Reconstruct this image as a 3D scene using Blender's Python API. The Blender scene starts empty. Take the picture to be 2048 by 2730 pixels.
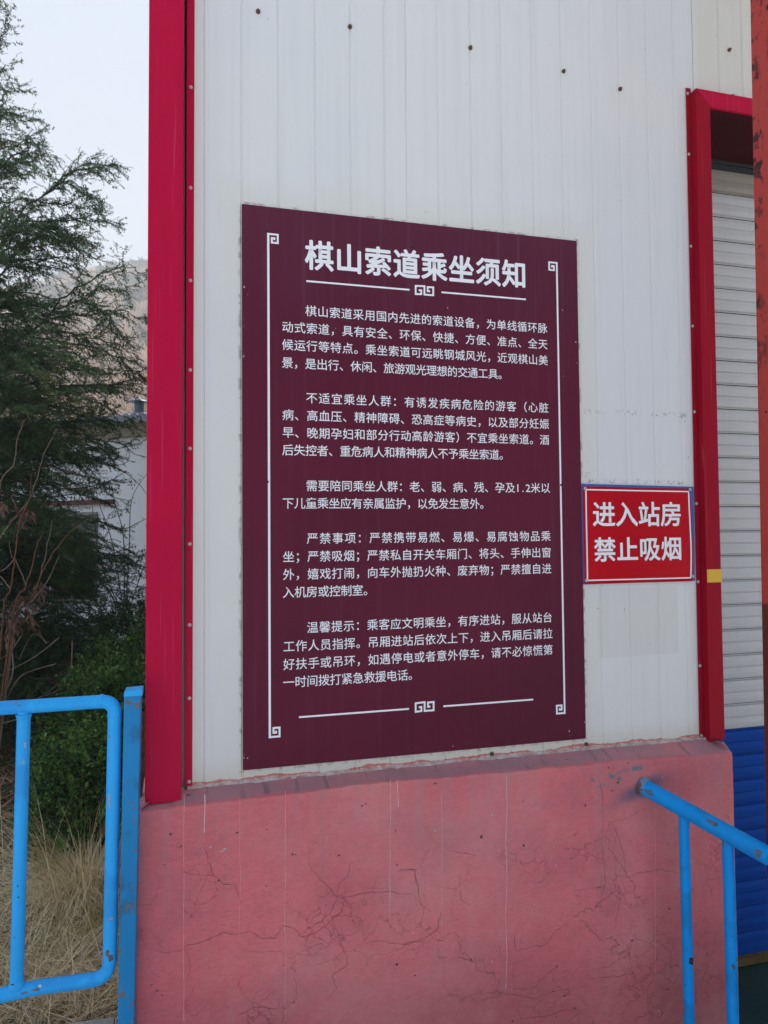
import bpy, bmesh, math, random
import numpy as np
from mathutils import Vector, Matrix, noise as mnoise

R = math.radians
random.seed(7)
rng = np.random.default_rng(11)
scn = bpy.context.scene
COL = scn.collection

# ------------------------------------------------------------------ camera
CP = Vector((-0.1093, -2.2144, 0.7309))
CR = Vector((0.96798356, -0.2508563, -0.00888511))
CU = Vector((7.9195e-05, -0.0350917, 0.99938409))
CF = Vector((0.25101359, 0.96738808, 0.03394832))
FPX = 1823.0
cam_d = bpy.data.cameras.new('camera')
cam = bpy.data.objects.new('camera', cam_d)
COL.objects.link(cam)
m = Matrix((( CR.x, CU.x, -CF.x, CP.x), (CR.y, CU.y, -CF.y, CP.y), (CR.z, CU.z, -CF.z, CP.z), (0, 0, 0, 1)))
cam.matrix_world = m
cam_d.sensor_fit = 'VERTICAL'; cam_d.sensor_height = 36.0
cam_d.lens = FPX / 2730.0 * 36.0
cam_d.clip_start = 0.05; cam_d.clip_end = 3000
scn.camera = cam

# ------------------------------------------------------------------ sky, sun, exposure
SUN_EL, SUN_AZ = R(60), R(38)          # azimuth from +Y towards +X: behind the station, to the right
w = bpy.data.worlds.new('World'); scn.world = w; w.use_nodes = True
wn = w.node_tree; wn.nodes.clear()
sky = wn.nodes.new('ShaderNodeTexSky'); sky.sky_type = 'NISHITA'; sky.sun_disc = False
sky.sun_elevation = SUN_EL; sky.sun_rotation = SUN_AZ
sky.air_density = 1.0; sky.dust_density = 3.5; sky.ozone_density = 1.0; sky.altitude = 200
hs = wn.nodes.new('ShaderNodeHueSaturation'); hs.inputs['Saturation'].default_value = 0.62
hs.inputs['Value'].default_value = 0.75
bg = wn.nodes.new('ShaderNodeBackground'); bg.inputs['Strength'].default_value = 0.10
wo = wn.nodes.new('ShaderNodeOutputWorld')
mxr = wn.nodes.new('ShaderNodeMix'); mxr.data_type = 'RGBA'; mxr.inputs[0].default_value = 0.74      # thin white haze over the whole sky
mxr.inputs[7].default_value = (2.72, 3.32, 4.30, 1)
wn.links.new(sky.outputs[0], hs.inputs['Color']); wn.links.new(hs.outputs[0], mxr.inputs[6]); wn.links.new(mxr.outputs[2], bg.inputs['Color'])
wn.links.new(bg.outputs[0], wo.inputs['Surface'])
sd = bpy.data.lights.new('sun', 'SUN'); sd.energy = 5.0; sd.angle = R(0.55); sd.color = (1.0, 0.95, 0.88)
so = bpy.data.objects.new('sun', sd); COL.objects.link(so)
sdir = Vector((math.sin(SUN_AZ) * math.cos(SUN_EL), math.cos(SUN_AZ) * math.cos(SUN_EL), math.sin(SUN_EL)))
so.rotation_euler = (-sdir).to_track_quat('-Z', 'Y').to_euler(); so.location = sdir * 60
scn.view_settings.view_transform = 'Standard'; scn.view_settings.look = 'None'
scn.view_settings.exposure = 0.96; scn.view_settings.gamma = 1.0
scn.view_settings.use_curve_mapping = False
scn.render.engine = 'CYCLES'
scn.cycles.max_bounces = 8; scn.cycles.volume_bounces = 1

# ------------------------------------------------------------------ helpers
def at(px, py, y=0.0):
    """point where the sight line of photo pixel (px,py) meets the vertical plane at depth y"""
    d = CF + CR * ((px - 1024) / FPX) - CU * ((py - 1365) / FPX)
    return CP + d * ((y - CP.y) / d.y)

def tag(o, label=None, cat=None, group=None, kind=None):
    if label: o['label'] = label
    if cat: o['category'] = cat
    if group: o['group'] = group
    if kind: o['kind'] = kind
    return o

def empty(name, loc, label=None, cat=None, group=None, rz=0.0):
    o = bpy.data.objects.new(name, None); COL.objects.link(o)
    o.location = loc; o.rotation_euler = (0, 0, rz); o.empty_display_size = 0.2
    return tag(o, label, cat, group)

def put(name, me, parent=None, mat=None):
    if mat is not None and not me.materials: me.materials.append(mat)
    o = bpy.data.objects.new(name, me); COL.objects.link(o)
    if parent is not None:
        o.parent = parent
        if all(abs(a) < 1e-9 for a in parent.rotation_euler) and parent.parent is None:
            o.location = -parent.location      # meshes of unrotated things are written in world coordinates
    return o

def pyd(name, vs, fs, mat=None, parent=None, smooth=False):
    me = bpy.data.meshes.new(name); me.from_pydata([tuple(v) for v in vs], [], fs); me.update()
    if smooth: me.shade_smooth()
    return put(name, me, parent, mat)

def npmesh(name, V, F, mat=None, parent=None, smooth=False, colf=None):
    """V (n,3) float, F (m,3) int triangles"""
    me = bpy.data.meshes.new(name)
    me.vertices.add(len(V)); me.vertices.foreach_set('co', np.ascontiguousarray(V, dtype=np.float32).ravel())
    me.loops.add(F.size); me.loops.foreach_set('vertex_index', np.ascontiguousarray(F, dtype=np.int32).ravel())
    me.polygons.add(len(F)); me.polygons.foreach_set('loop_start', np.arange(0, F.size, F.shape[1], dtype=np.int32))
    me.update(calc_edges=True); me.validate()
    if smooth: me.shade_smooth()
    if colf is not None:
        a = me.attributes.new('tone', 'FLOAT', 'POINT'); a.data.foreach_set('value', np.asarray(colf, dtype=np.float32))
    return put(name, me, parent, mat)

class MB:
    def __init__(s): s.v = []; s.f = []
    def add(s, vs, fs):
        b = len(s.v); s.v += [tuple(v) for v in vs]; s.f += [tuple(i + b for i in f) for f in fs]; return s
    def box(s, x0, x1, y0, y1, z0, z1):
        return s.add([(x0,y0,z0),(x1,y0,z0),(x1,y1,z0),(x0,y1,z0),(x0,y0,z1),(x1,y0,z1),(x1,y1,z1),(x0,y1,z1)],
                     [(0,3,2,1),(4,5,6,7),(0,1,5,4),(1,2,6,5),(2,3,7,6),(3,0,4,7)])
    def hexa(s, bot, top):
        return s.add(list(bot) + list(top), [(0,3,2,1),(4,5,6,7),(0,1,5,4),(1,2,6,5),(2,3,7,6),(3,0,4,7)])
    def tube(s, pts, rad, seg=12, caps=True):
        pts = [Vector(p) for p in pts]; n = len(pts)
        rr = rad if isinstance(rad, (list, tuple)) else [rad] * n
        up = None; rings = []
        for i, p in enumerate(pts):
            t = (pts[min(i + 1, n - 1)] - pts[max(i - 1, 0)]).normalized()
            if up is None:
                up = Vector((0, 0, 1)) if abs(t.z) < 0.9 else Vector((0, 1, 0))
            a = (up - t * up.dot(t)).normalized(); b = t.cross(a); up = a
            rings.append([p + (a * math.cos(k * 2 * math.pi / seg) + b * math.sin(k * 2 * math.pi / seg)) * rr[i] for k in range(seg)])
        vs = [v for r_ in rings for v in r_]; fs = []
        for i in range(n - 1):
            for k in range(seg):
                a0 = i * seg + k; a1 = i * seg + (k + 1) % seg
                fs.append((a0, a1, a1 + seg, a0 + seg))
        if caps:
            fs.append(tuple(range(seg - 1, -1, -1))); fs.append(tuple((n - 1) * seg + k for k in range(seg)))
        return s.add(vs, fs)
    def ribbon(s, pts, width, y, mitre=True):
        """flat band in the x-z plane at depth y through (x,z) points"""
        n = len(pts); L = []; Rr = []
        P = [Vector((p[0], p[1])) for p in pts]
        for i in range(n):
            wd = (width[i] if isinstance(width, (list, tuple)) else width) / 2
            d1 = (P[i] - P[i - 1]).normalized() if i else None
            d2 = (P[i + 1] - P[i]).normalized() if i < n - 1 else None
            d = (d1 or d2) if (d1 is None or d2 is None) else (d1 + d2).normalized()
            nn = Vector((-d.y, d.x)); k = 1.0
            if d1 is not None and d2 is not None:
                c = abs(nn.dot(Vector((-d1.y, d1.x)))); k = 1 / max(c, 0.5 if mitre else 0.9)
            L.append(P[i] + nn * wd * k); Rr.append(P[i] - nn * wd * k)
        vs = [(p.x, y, p.y) for p in L] + [(p.x, y, p.y) for p in Rr]
        return s.add(vs, [(i, n + i, n + i + 1, i + 1) for i in range(n - 1)])
    def obj(s, name, mat, parent=None, bevel=0.0, seg=2, smooth=False):
        me = bpy.data.meshes.new(name); me.from_pydata(s.v, [], s.f); me.update()
        if bevel > 0:
            bm = bmesh.new(); bm.from_mesh(me)
            es = [e for e in bm.edges if len(e.link_faces) == 2 and e.calc_face_angle() > 0.5]
            bmesh.ops.bevel(bm, geom=es, offset=bevel, segments=seg, affect='EDGES', profile=0.6, clamp_overlap=True)
            bm.to_mesh(me); bm.free()
        if smooth:
            me.shade_smooth()
            try: me.set_sharp_from_angle(angle=R(40))
            except Exception: pass
        return put(name, me, parent, mat)

# ------------------------------------------------------------------ node shorthand
class M:
    def __init__(s, name, rough=0.6, **kw):
        s.m = bpy.data.materials.new(name); s.m.use_nodes = True; s.nt = s.m.node_tree; s.nt.nodes.clear()
        s.out = s.nt.nodes.new('ShaderNodeOutputMaterial'); s.b = s.nt.nodes.new('ShaderNodeBsdfPrincipled')
        s.nt.links.new(s.b.outputs[0], s.out.inputs[0]); s.b.inputs['Roughness'].default_value = rough
        s._tc = None
        for k, v in kw.items(): s.setp(k, v)
    def setp(s, k, v):
        i = s.b.inputs[k.replace('_', ' ')]
        if hasattr(v, 'links'): s.nt.links.new(v, i)
        else: i.default_value = v
    def n(s, typ, ins=None, out=0, **at_):
        nd = s.nt.nodes.new('ShaderNode' + typ)
        for k, v in at_.items(): setattr(nd, k, v)
        for k, v in (ins or {}).items():
            i = nd.inputs[k]
            if isinstance(v, bpy.types.NodeSocket): s.nt.links.new(v, i)
            else: i.default_value = v
        return nd.outputs[out]
    @property
    def co(s):
        if s._tc is None: s._tc = s.nt.nodes.new('ShaderNodeTexCoord').outputs['Object']
        return s._tc
    def xyz(s):
        nd = s.nt.nodes.new('ShaderNodeSeparateXYZ'); s.nt.links.new(s.co, nd.inputs[0]); return nd.outputs
    def mp(s, scale=(1, 1, 1), rot=(0, 0, 0), loc=(0, 0, 0)):
        return s.n('Mapping', {'Vector': s.co, 'Scale': scale, 'Rotation': rot, 'Location': loc})
    def noise(s, sc, vec=None, det=4, rough=0.55, dist=0.0):
        return s.n('TexNoise', {'Vector': vec or s.co, 'Scale': sc, 'Detail': det, 'Roughness': rough, 'Distortion': dist})
    def math(s, op, a, b=0.0, c=None):
        ins = {0: a, 1: b}
        if c is not None: ins[2] = c
        return s.n('Math', ins, operation=op)
    def mr(s, v, a, b, c=0.0, d=1.0, smooth=True):
        return s.n('MapRange', {'Value': v, 'From Min': a, 'From Max': b, 'To Min': c, 'To Max': d},
                   interpolation_type='SMOOTHSTEP' if smooth else 'LINEAR')
    def mix(s, f, a, b, mode='MIX'):
        nd = s.nt.nodes.new('ShaderNodeMix'); nd.data_type = 'RGBA'; nd.blend_type = mode
        for i, v in ((0, f), (6, a), (7, b)):
            if isinstance(v, bpy.types.NodeSocket): s.nt.links.new(v, nd.inputs[i])
            elif i == 0: nd.inputs[0].default_value = v
            else: nd.inputs[i].default_value = (*v, 1) if len(v) == 3 else v
        return nd.outputs[2]
    def mul(s, a, b): return s.math('MULTIPLY', a, b)
    def mx(s, a, b): return s.math('MAXIMUM', a, b)
    def box(s, x0, x1, z0, z1, soft=0.004):
        """soft rectangular mask in object x-z"""
        o = s.xyz()
        a = s.mul(s.mr(o[0], x0 - soft, x0 + soft), s.mr(o[0], x1 + soft, x1 - soft))
        b = s.mul(s.mr(o[2], z0 - soft, z0 + soft), s.mr(o[2], z1 + soft, z1 - soft))
        return s.mul(a, b)
    def bump(s, h, strength=0.3, dist=0.002):
        s.setp('Normal', s.n('Bump', {'Height': h, 'Strength': strength, 'Distance': dist}))
    def base(s, c): s.setp('Base_Color', c if isinstance(c, bpy.types.NodeSocket) else (*c, 1))

def paint(name, col, wear=(0.3, 0.29, 0.28), rough=0.38, dirt=0.25, chips=0.72, dark=None, scr=0.0, streak=0.25, bumps=0.25, spec=0.5):
    """painted steel: tone variation, scuffs, chips, faint streaks"""
    k = M(name, rough); k.setp('Specular_IOR_Level', spec)
    a = k.noise(3.0, det=3); st = k.noise(1.0, k.mp((60, 60, 1.2)), det=3)
    c = k.mix(k.mul(k.mr(a, 0.35, 0.7), dirt), col, tuple(x * 0.72 for x in col))
    c = k.mix(k.mul(k.mr(st, 0.5, 0.8), streak), c, tuple(min(1, x * 1.25 + 0.03) for x in col))
    if dark: c = k.mix(k.mul(k.mr(k.noise(7, det=5), 0.52, 0.62), 0.55), c, dark)
    if scr > 0:
        for rot, sc in ((0.12, 260), (-0.16, 310), (0.02, 280)):
            n1 = k.noise(1.0, k.mp((sc, 20, 2.2), (0, rot, 0)), det=1, rough=0.3)
            c = k.mix(k.mul(k.mr(n1, 0.74, 0.78), scr), c, tuple(min(1, x * 0.8 + 0.25) for x in col))
    if chips < 1:
        ch = k.mul(k.mr(k.noise(28, det=6, rough=0.6), chips, chips + 0.02), 1.0)
        c = k.mix(ch, c, wear); k.setp('Roughness', k.mr(ch, 0, 1, rough, 0.8))
    k.base(c); k.bump(k.math('ADD', k.noise(45, det=4), k.mul(k.noise(6, det=2), 0.8)), bumps, 0.0015)
    return k.m

# ------------------------------------------------------------------ materials of the station
def mat_wall():
    k = M('white coated sheet', 0.42); k.setp('Specular_IOR_Level', 0.4)
    o = k.xyz()
    big = k.noise(1.1, det=3)
    c = k.mix(k.mr(big, 0.35, 0.65), (0.70, 0.71, 0.735), (0.74, 0.74, 0.725))
    # vertical weather streaks
    st = k.noise(1.0, k.mp((26, 1, 0.9)), det=5, rough=0.65)
    c = k.mix(k.mul(k.mr(st, 0.45, 0.8), 0.30), c, (0.56, 0.565, 0.54))
    # cream halo where dirt gathers round the board
    dx = k.math('SUBTRACT', k.math('ABSOLUTE', k.math('SUBTRACT', o[0], 0.6)), 0.6)
    dz = k.math('SUBTRACT', k.math('ABSOLUTE', k.math('SUBTRACT', o[2], 0.9)), 0.9)
    d = k.mx(dx, dz)
    halo = k.mr(k.math('ADD', d, k.mul(k.math('SUBTRACT', k.noise(5, det=4), 0.5), 0.12)), 0.12, 0.02)
    c = k.mix(k.mul(halo, 0.5), c, (0.68, 0.67, 0.58))
    c = k.mix(k.mul(k.mr(o[0], 1.70, 1.76), 0.55), c, (0.62, 0.60, 0.50))       # warm reflected light painted into the panel over the door
    c = k.mix(k.mul(k.mr(o[0], -0.09, -0.15), 0.5), c, (0.70, 0.70, 0.60))
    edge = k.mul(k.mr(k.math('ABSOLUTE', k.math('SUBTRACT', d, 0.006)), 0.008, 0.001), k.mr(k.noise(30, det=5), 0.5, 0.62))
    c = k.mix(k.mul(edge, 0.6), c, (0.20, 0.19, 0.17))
    # old adhesive left by removed notices
    gn = k.noise(90, k.mp((1, 1, 0.6)), det=6, rough=0.8); gb = k.noise(14, det=2)
    glue = k.mul(k.mr(gn, 0.53, 0.58), k.mr(gb, 0.42, 0.5))
    strips = None
    for bx in ((1.222, 1.66, 1.168, 1.186), (1.622, 1.652, 1.15, 1.186), (1.225, 1.64, 0.912, 0.93), (1.222, 1.24, 0.92, 0.955), (1.615, 1.625, 0.93, 0.97), (1.655, 1.665, 1.01, 1.02)):
        b = k.box(*bx, soft=0.003); strips = b if strips is None else k.mx(strips, b)
    c = k.mix(k.mul(k.mul(glue, strips), 0.75), c, (0.23, 0.215, 0.19))
    c = k.mix(k.mul(k.box(1.265, 1.60, 0.28, 0.53, 0.002), 0.28), c, (0.56, 0.54, 0.47))
    mk = k.mul(k.mr(k.noise(60, k.mp((1, 1, 0.35)), det=4, rough=0.7), 0.66, 0.69), k.mx(k.box(1.35, 1.39, 0.28, 0.53, 0.01), k.box(1.45, 1.48, 0.05, 0.44, 0.01)))
    c = k.mix(k.mul(mk, 0.7), c, (0.15, 0.15, 0.15))
    # small specks and scuffs
    sp = k.mr(k.noise(75, det=2, rough=0.4), 0.765, 0.785)
    c = k.mix(k.mul(sp, 0.6), c, (0.2, 0.19, 0.17))
    sc = k.mul(k.mr(k.noise(1.0, k.mp((9, 1, 130), (0, 0.1, 0)), det=2), 0.745, 0.77), 0.4)
    c = k.mix(sc, c, (0.42, 0.42, 0.40))
    # grime along the foot, and the pink brushed over the bottom edge
    foot = k.mr(k.math('ADD', o[2], k.mul(k.math('SUBTRACT', k.noise(9, det=4), 0.5), 0.06)), 0.05, -0.03)
    c = k.mix(k.mul(foot, 0.5), c, (0.60, 0.58, 0.46))
    wav = k.math('ADD', k.mul(k.math('SUBTRACT', k.noise(1.0, k.mp((5.5, 1, 1)), det=3, rough=0.5), 0.5), 0.055),
                 k.mul(k.math('SUBTRACT', k.noise(30, det=5, rough=0.7), 0.5), 0.018))
    pk = k.mr(k.math('ADD', o[2], wav), -0.0245, -0.0265)
    c = k.mix(pk, c, k.mix(k.noise(40), (0.52, 0.15, 0.13), (0.60, 0.23, 0.20)))
    flk = k.mul(k.mr(k.math('ADD', o[2], k.mul(wav, 0.5)), -0.028, -0.033), k.mr(k.noise(45, det=6, rough=0.75), 0.47, 0.53))
    c = k.mix(flk, c, (0.62, 0.60, 0.57))
    k.base(c)
    k.bump(k.math('ADD', k.noise(2.5, det=2), k.mul(k.noise(1.0, k.mp((40, 1, 0.7)), det=3), 0.15)), 0.35, 0.006)
    return k.m

def mat_plaster():
    k = M('pink painted plaster', 0.72); k.setp('Specular_IOR_Level', 0.25)
    o = k.xyz()
    c = k.mix(k.mr(k.noise(2.2, det=5), 0.3, 0.7), (0.74, 0.175, 0.190), (0.62, 0.145, 0.165))
    c = k.mix(k.mul(k.mr(k.noise(11, det=6, rough=0.65), 0.45, 0.75), 0.35), c, (0.48, 0.16, 0.14))
    st = k.noise(1.0, k.mp((24, 24, 0.8)), det=5, rough=0.6)
    c = k.mix(k.mul(k.mr(st, 0.52, 0.8), 0.28), c, (0.52, 0.26, 0.25))
    c = k.mix(k.mul(k.mr(k.noise(160, k.mp((0.35, 1, 1)), det=3, rough=0.7), 0.42, 0.62), 0.16), c, (0.30, 0.06, 0.075))
    c = k.mix(k.mul(k.mr(k.noise(3.3, k.mp(loc=(5, 2, 9)), det=6, rough=0.7), 0.50, 0.66), 0.35), c, (0.40, 0.13, 0.16))
    # darker red towards the bottom, with a noisy edge
    low = k.mr(k.math('ADD', o[2], k.mul(k.noise(3, det=5), 0.35)), -0.30, -0.75)
    c = k.mix(k.mul(low, 0.42), c, (0.22, 0.062, 0.07))
    st2 = k.mul(k.mr(k.noise(1.0, k.mp((16, 16, 0.5)), det=6, rough=0.7), 0.47, 0.66), k.mul(k.mr(o[2], -0.55, -0.10), 1.0))
    c = k.mix(k.mul(st2, 0.40), c, (0.40, 0.22, 0.25))
    c = k.mix(k.mul(k.mr(k.noise(1.3, k.mp(loc=(3, 1, 7)), det=6, rough=0.7), 0.42, 0.70), 0.35), c, (0.68, 0.36, 0.33))
    # cracks: warped cell borders, kept only in patches
    wv = k.n('VectorMath', {0: k.co, 1: k.n('VectorMath', {0: k.n('TexNoise', {'Vector': k.co, 'Scale': 9.0, 'Detail': 5.0, 'Roughness': 0.65}, out=1), 1: (0.10, 0.10, 0.10)}, operation='MULTIPLY')}, operation='ADD')
    hts = None
    for sc, th, m0, m1, dep in ((4.2, 0.0040, 0.45, 0.62, 0.50), (9.5, 0.0045, 0.49, 0.68, 0.36), (21, 0.0065, 0.50, 0.70, 0.34)):
        v = k.n('TexVoronoi', {'Vector': wv, 'Scale': sc}, out=0, feature='DISTANCE_TO_EDGE')
        msk = k.mr(k.noise(2.6 + sc * 0.1, k.mp(loc=(sc, 0, sc * 2)), det=3), m0, m1)
        ln = k.mul(k.mul(k.mr(v, th * sc * 0.16, 0.0), msk), dep)
        ln = k.mul(ln, k.mr(o[2], -0.12, -0.50, 0.25, 1.0))
        hts = ln if hts is None else k.mx(hts, ln)
    c = k.mix(hts, c, (0.12, 0.038, 0.045))
    # grey-violet stain on the sloping ledge
    led = k.mr(k.math('ADD', k.math('ADD', o[1], 0.086), k.mul(k.math('SUBTRACT', k.noise(14, det=5, rough=0.7), 0.5), 0.03)), 0.0, 0.016)
    le = k.mul(led, k.mr(k.noise(6, k.mp((1, 1, 1)), det=5, rough=0.6), 0.30, 0.6))
    c = k.mix(k.mul(led, 0.42), c, (0.50, 0.27, 0.29))
    c = k.mix(k.mul(le, 0.6), c, (0.31, 0.20, 0.235))
    c = k.mix(k.mul(k.mul(led, k.mr(k.noise(1.0, k.mp((22, 2, 2)), det=4), 0.56, 0.66)), 0.7), c, (0.19, 0.14, 0.16))
    # darker run-off under the ledge
    # bare grey patch beside the hand rail
    pm = k.mul(k.mr(k.noise(20, k.mp((0.6, 1, 1)), det=5, rough=0.6), 0.46, 0.49), k.mx(k.mx(k.box(1.165, 1.29, -0.137, -0.099, 0.012), k.box(1.285, 1.37, -0.100, -0.084, 0.006)), 0.0))
    c = k.mix(pm, c, (0.17, 0.19, 0.22))
    # blue overspray round the rail socket
    dx = k.math('SUBTRACT', o[0], 1.352); dz = k.math('SUBTRACT', o[2], -0.172)
    dz2 = k.math('SUBTRACT', dz, k.mul(dx, 0.35))
    e1 = k.math('SQRT', k.math('ADD', k.math('POWER', k.mul(dx, 7.0), 2.0), k.math('POWER', k.mul(dz2, 26.0), 2.0)))
    sprl = k.mul(k.mr(e1, 1.25, 0.15), k.mr(k.noise(8, det=3), 0.25, 0.6))
    c = k.mix(k.mul(sprl, 0.85), c, (0.075, 0.10, 0.18))
    # few missing flakes
    fl = k.mul(k.mr(k.noise(26, k.mp((1, 1, 1.3)), det=4, rough=0.5), 0.735, 0.745), k.mr(o[2], -0.12, -0.14))
    c = k.mix(fl, c, (0.42, 0.40, 0.39))
    pit = k.mr(k.noise(48, det=2, rough=0.4), 0.755, 0.775)
    c = k.mix(k.mul(pit, 0.85), c, (0.05, 0.03, 0.03))
    k.base(c)
    h = k.math('SUBTRACT', k.math('ADD', k.mul(k.noise(75, k.mp((0.5, 1, 1)), det=6, rough=0.65), 0.8), k.noise(14, det=5)), k.mul(hts, 2.2))
    k.bump(h, 0.85, 0.0042)
    return k.m

def mat_board():
    k = M('plum sign sheet', 0.33); k.setp('Specular_IOR_Level', 0.10)
    o = k.xyz()
    c = k.mix(k.mr(k.noise(1.6, det=3), 0.3, 0.7), (0.118, 0.011, 0.033), (0.096, 0.009, 0.028))
    st = k.noise(1.0, k.mp((42, 1, 1.1)), det=5, rough=0.6)
    up = k.math('ADD', 0.18, k.mul(k.mr(o[2], 1.35, 1.8), 0.55))
    c = k.mix(k.mul(k.mr(st, 0.5, 0.8), up), c, (0.17, 0.075, 0.13))
    c = k.mix(k.mul(k.mr(o[2], 1.2, 1.8), 0.35), c, (0.11, 0.03, 0.06))
    sc = k.mr(k.noise(1.0, k.mp((95, 1, 9), (0, 0.05, 0)), det=2), 0.765, 0.785)
    c = k.mix(k.mul(sc, 0.45), c, (0.32, 0.24, 0.27))
    k.base(c); k.setp('Roughness', k.mr(st, 0.3, 0.8, 0.28, 0.5))
    k.bump(k.noise(3.5, det=2), 0.2, 0.004)
    return k.m

MAT = {}
MAT['wall'] = mat_wall(); MAT['plaster'] = mat_plaster(); MAT['board'] = mat_board()
MAT['crimson'] = paint('crimson coated flashing', (0.50, 0.003, 0.046), rough=0.36, dirt=0.2, chips=1, scr=0.22, streak=0.10, bumps=0.10, spec=0.06)
MAT['scarlet'] = paint('red coated flashing', (0.33, 0.002, 0.018), rough=0.33, dirt=0.25, chips=0.80, wear=(0.45, 0.1, 0.12), scr=0.18, streak=0.12, bumps=0.12, spec=0.06)
MAT['soffit'] = paint('shade-darkened red soffit', (0.055, 0.004, 0.007), rough=0.7, spec=0.05, chips=1)  # shade under the lintel is put into this darkened colour
MAT['gate'] = paint('sky blue paint', (0.022, 0.41, 0.92), wear=(0.20, 0.26, 0.34), rough=0.4, dirt=0.3, chips=0.66, dark=(0.02, 0.27, 0.70), streak=0.25, bumps=0.9, spec=0.22)
MAT['rail'] = paint('cyan blue paint', (0.002, 0.32, 0.86), wear=(0.17, 0.21, 0.24), rough=0.4, dirt=0.35, chips=0.68, dark=(0.004, 0.21, 0.55), streak=0.12, bumps=0.4, spec=0.12)
MAT['bluepost'] = paint('worn blue paint', (0.004, 0.23, 0.54), wear=(0.13, 0.15, 0.17), rough=0.5, dirt=0.9, chips=0.60, dark=(0.012, 0.085, 0.17), streak=0.15, bumps=0.8, spec=0.28)
MAT['sheetblue'] = paint('blue sign sheet', (0.01, 0.12, 0.42), rough=0.4, chips=1, bumps=0.1)
MAT['red_sign'] = paint('red sign sheet', (0.52, 0.004, 0.014), rough=0.30, chips=1, dirt=0.2, streak=0.06, bumps=0.15, spec=0.06)
MAT['white_ink'] = paint('white lettering', (0.88, 0.89, 0.92), rough=0.45, chips=1, dirt=0.08, streak=0.0, bumps=0.05)
MAT['yellow'] = paint('yellow tape', (0.72, 0.42, 0.01), rough=0.4, chips=1, dirt=0.1)
MAT['slat_white'] = paint('grey white slat', (0.54, 0.54, 0.53), wear=(0.22, 0.2, 0.17), rough=0.5, chips=0.76, dirt=0.3, streak=0.3)
MAT['slat_cream'] = paint('yellowed slat', (0.33, 0.30, 0.25), wear=(0.22, 0.2, 0.17), rough=0.5, chips=0.76, dirt=0.3)
MAT['slat_blue'] = paint('deep blue slat', (0.001, 0.060, 0.33), wear=(0.12, 0.12, 0.14), spec=0.05, rough=0.42, chips=0.78, dirt=0.4, streak=0.2)
MAT['seal'] = paint('dark rubber', (0.02, 0.025, 0.025), rough=0.8, chips=1)
MAT['rivet'] = paint('aluminium rivet', (0.50, 0.48, 0.45), rough=0.35, chips=1)
MAT['rust'] = paint('rusty screw', (0.11, 0.065, 0.04), rough=0.8, chips=1, bumps=0.8)
MAT['hole'] = paint('dark screw', (0.015, 0.012, 0.012), rough=0.8, chips=1)
MAT['interior'] = paint('building shell', (0.55, 0.55, 0.54), rough=0.7, chips=1)
def mat_post():
    k = M('red oxide paint', 0.5)
    o = k.xyz(); br = k.mr(o[2], 0.512, 0.498)
    k.setp('Specular_IOR_Level', 0.12); c = k.mix(k.noise(5, det=4), (0.50, 0.060, 0.045), (0.42, 0.048, 0.045))
    c = k.mix(br, c, k.mix(k.noise(9, det=5), (0.11, 0.017, 0.014), (0.15, 0.028, 0.016)))
    stt = k.mul(k.mr(k.noise(1, k.mp((1, 14, 1.1)), det=3), 0.42, 0.6), k.mr(o[2], 0.9, 1.6))
    rs = k.mul(k.mr(k.noise(34, k.mp((1, 1, 0.7)), det=6, rough=0.7), 0.52, 0.56), stt)
    c = k.mix(rs, c, (0.045, 0.02, 0.022))
    c = k.mix(k.mr(k.noise(40, det=4), 0.68, 0.70), c, (0.06, 0.02, 0.02))
    k.base(c); k.bump(k.math('ADD', k.noise(20, det=5), k.mul(rs, 0.6)), 0.4, 0.002); return k.m
MAT['post'] = mat_post()
def simple(name, c1, c2, sc=8, rough=0.85, bump=0.5, dist=0.01, det=6):
    k = M(name, rough); k.setp('Specular_IOR_Level', 0.2)
    nz = k.noise(sc, det=det, rough=0.65)
    k.base(k.mix(k.mr(nz, 0.3, 0.7), c1, c2)); k.bump(k.noise(sc * 4, det=5), bump, dist); return k.m
MAT['concrete'] = simple('pale concrete', (0.38, 0.36, 0.33), (0.28, 0.27, 0.25), 10)
MAT['paving'] = simple('paving paled for bounce light', (0.63, 0.63, 0.63), (0.55, 0.555, 0.555), 3)  # kept very pale so it throws light back at the wall
MAT['floor'] = simple('green floor paint', (0.018, 0.055, 0.045), (0.012, 0.038, 0.034), 6, rough=0.5, bump=0.2)
MAT['brass'] = simple('worn threshold', (0.16, 0.10, 0.03), (0.06, 0.04, 0.02), 20)
MAT['mortar'] = simple('old sealant', (0.62, 0.58, 0.55), (0.42, 0.24, 0.23), 30, bump=0.8, dist=0.004)
MAT['crack'] = simple('crack', (0.10, 0.035, 0.040), (0.22, 0.06, 0.065), 40)
MAT['drip'] = simple('pale dried run', (0.72, 0.44, 0.45), (0.62, 0.28, 0.29), 20)
MAT['drip_white'] = simple('white dried run', (0.74, 0.66, 0.68), (0.66, 0.42, 0.44), 30)

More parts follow.
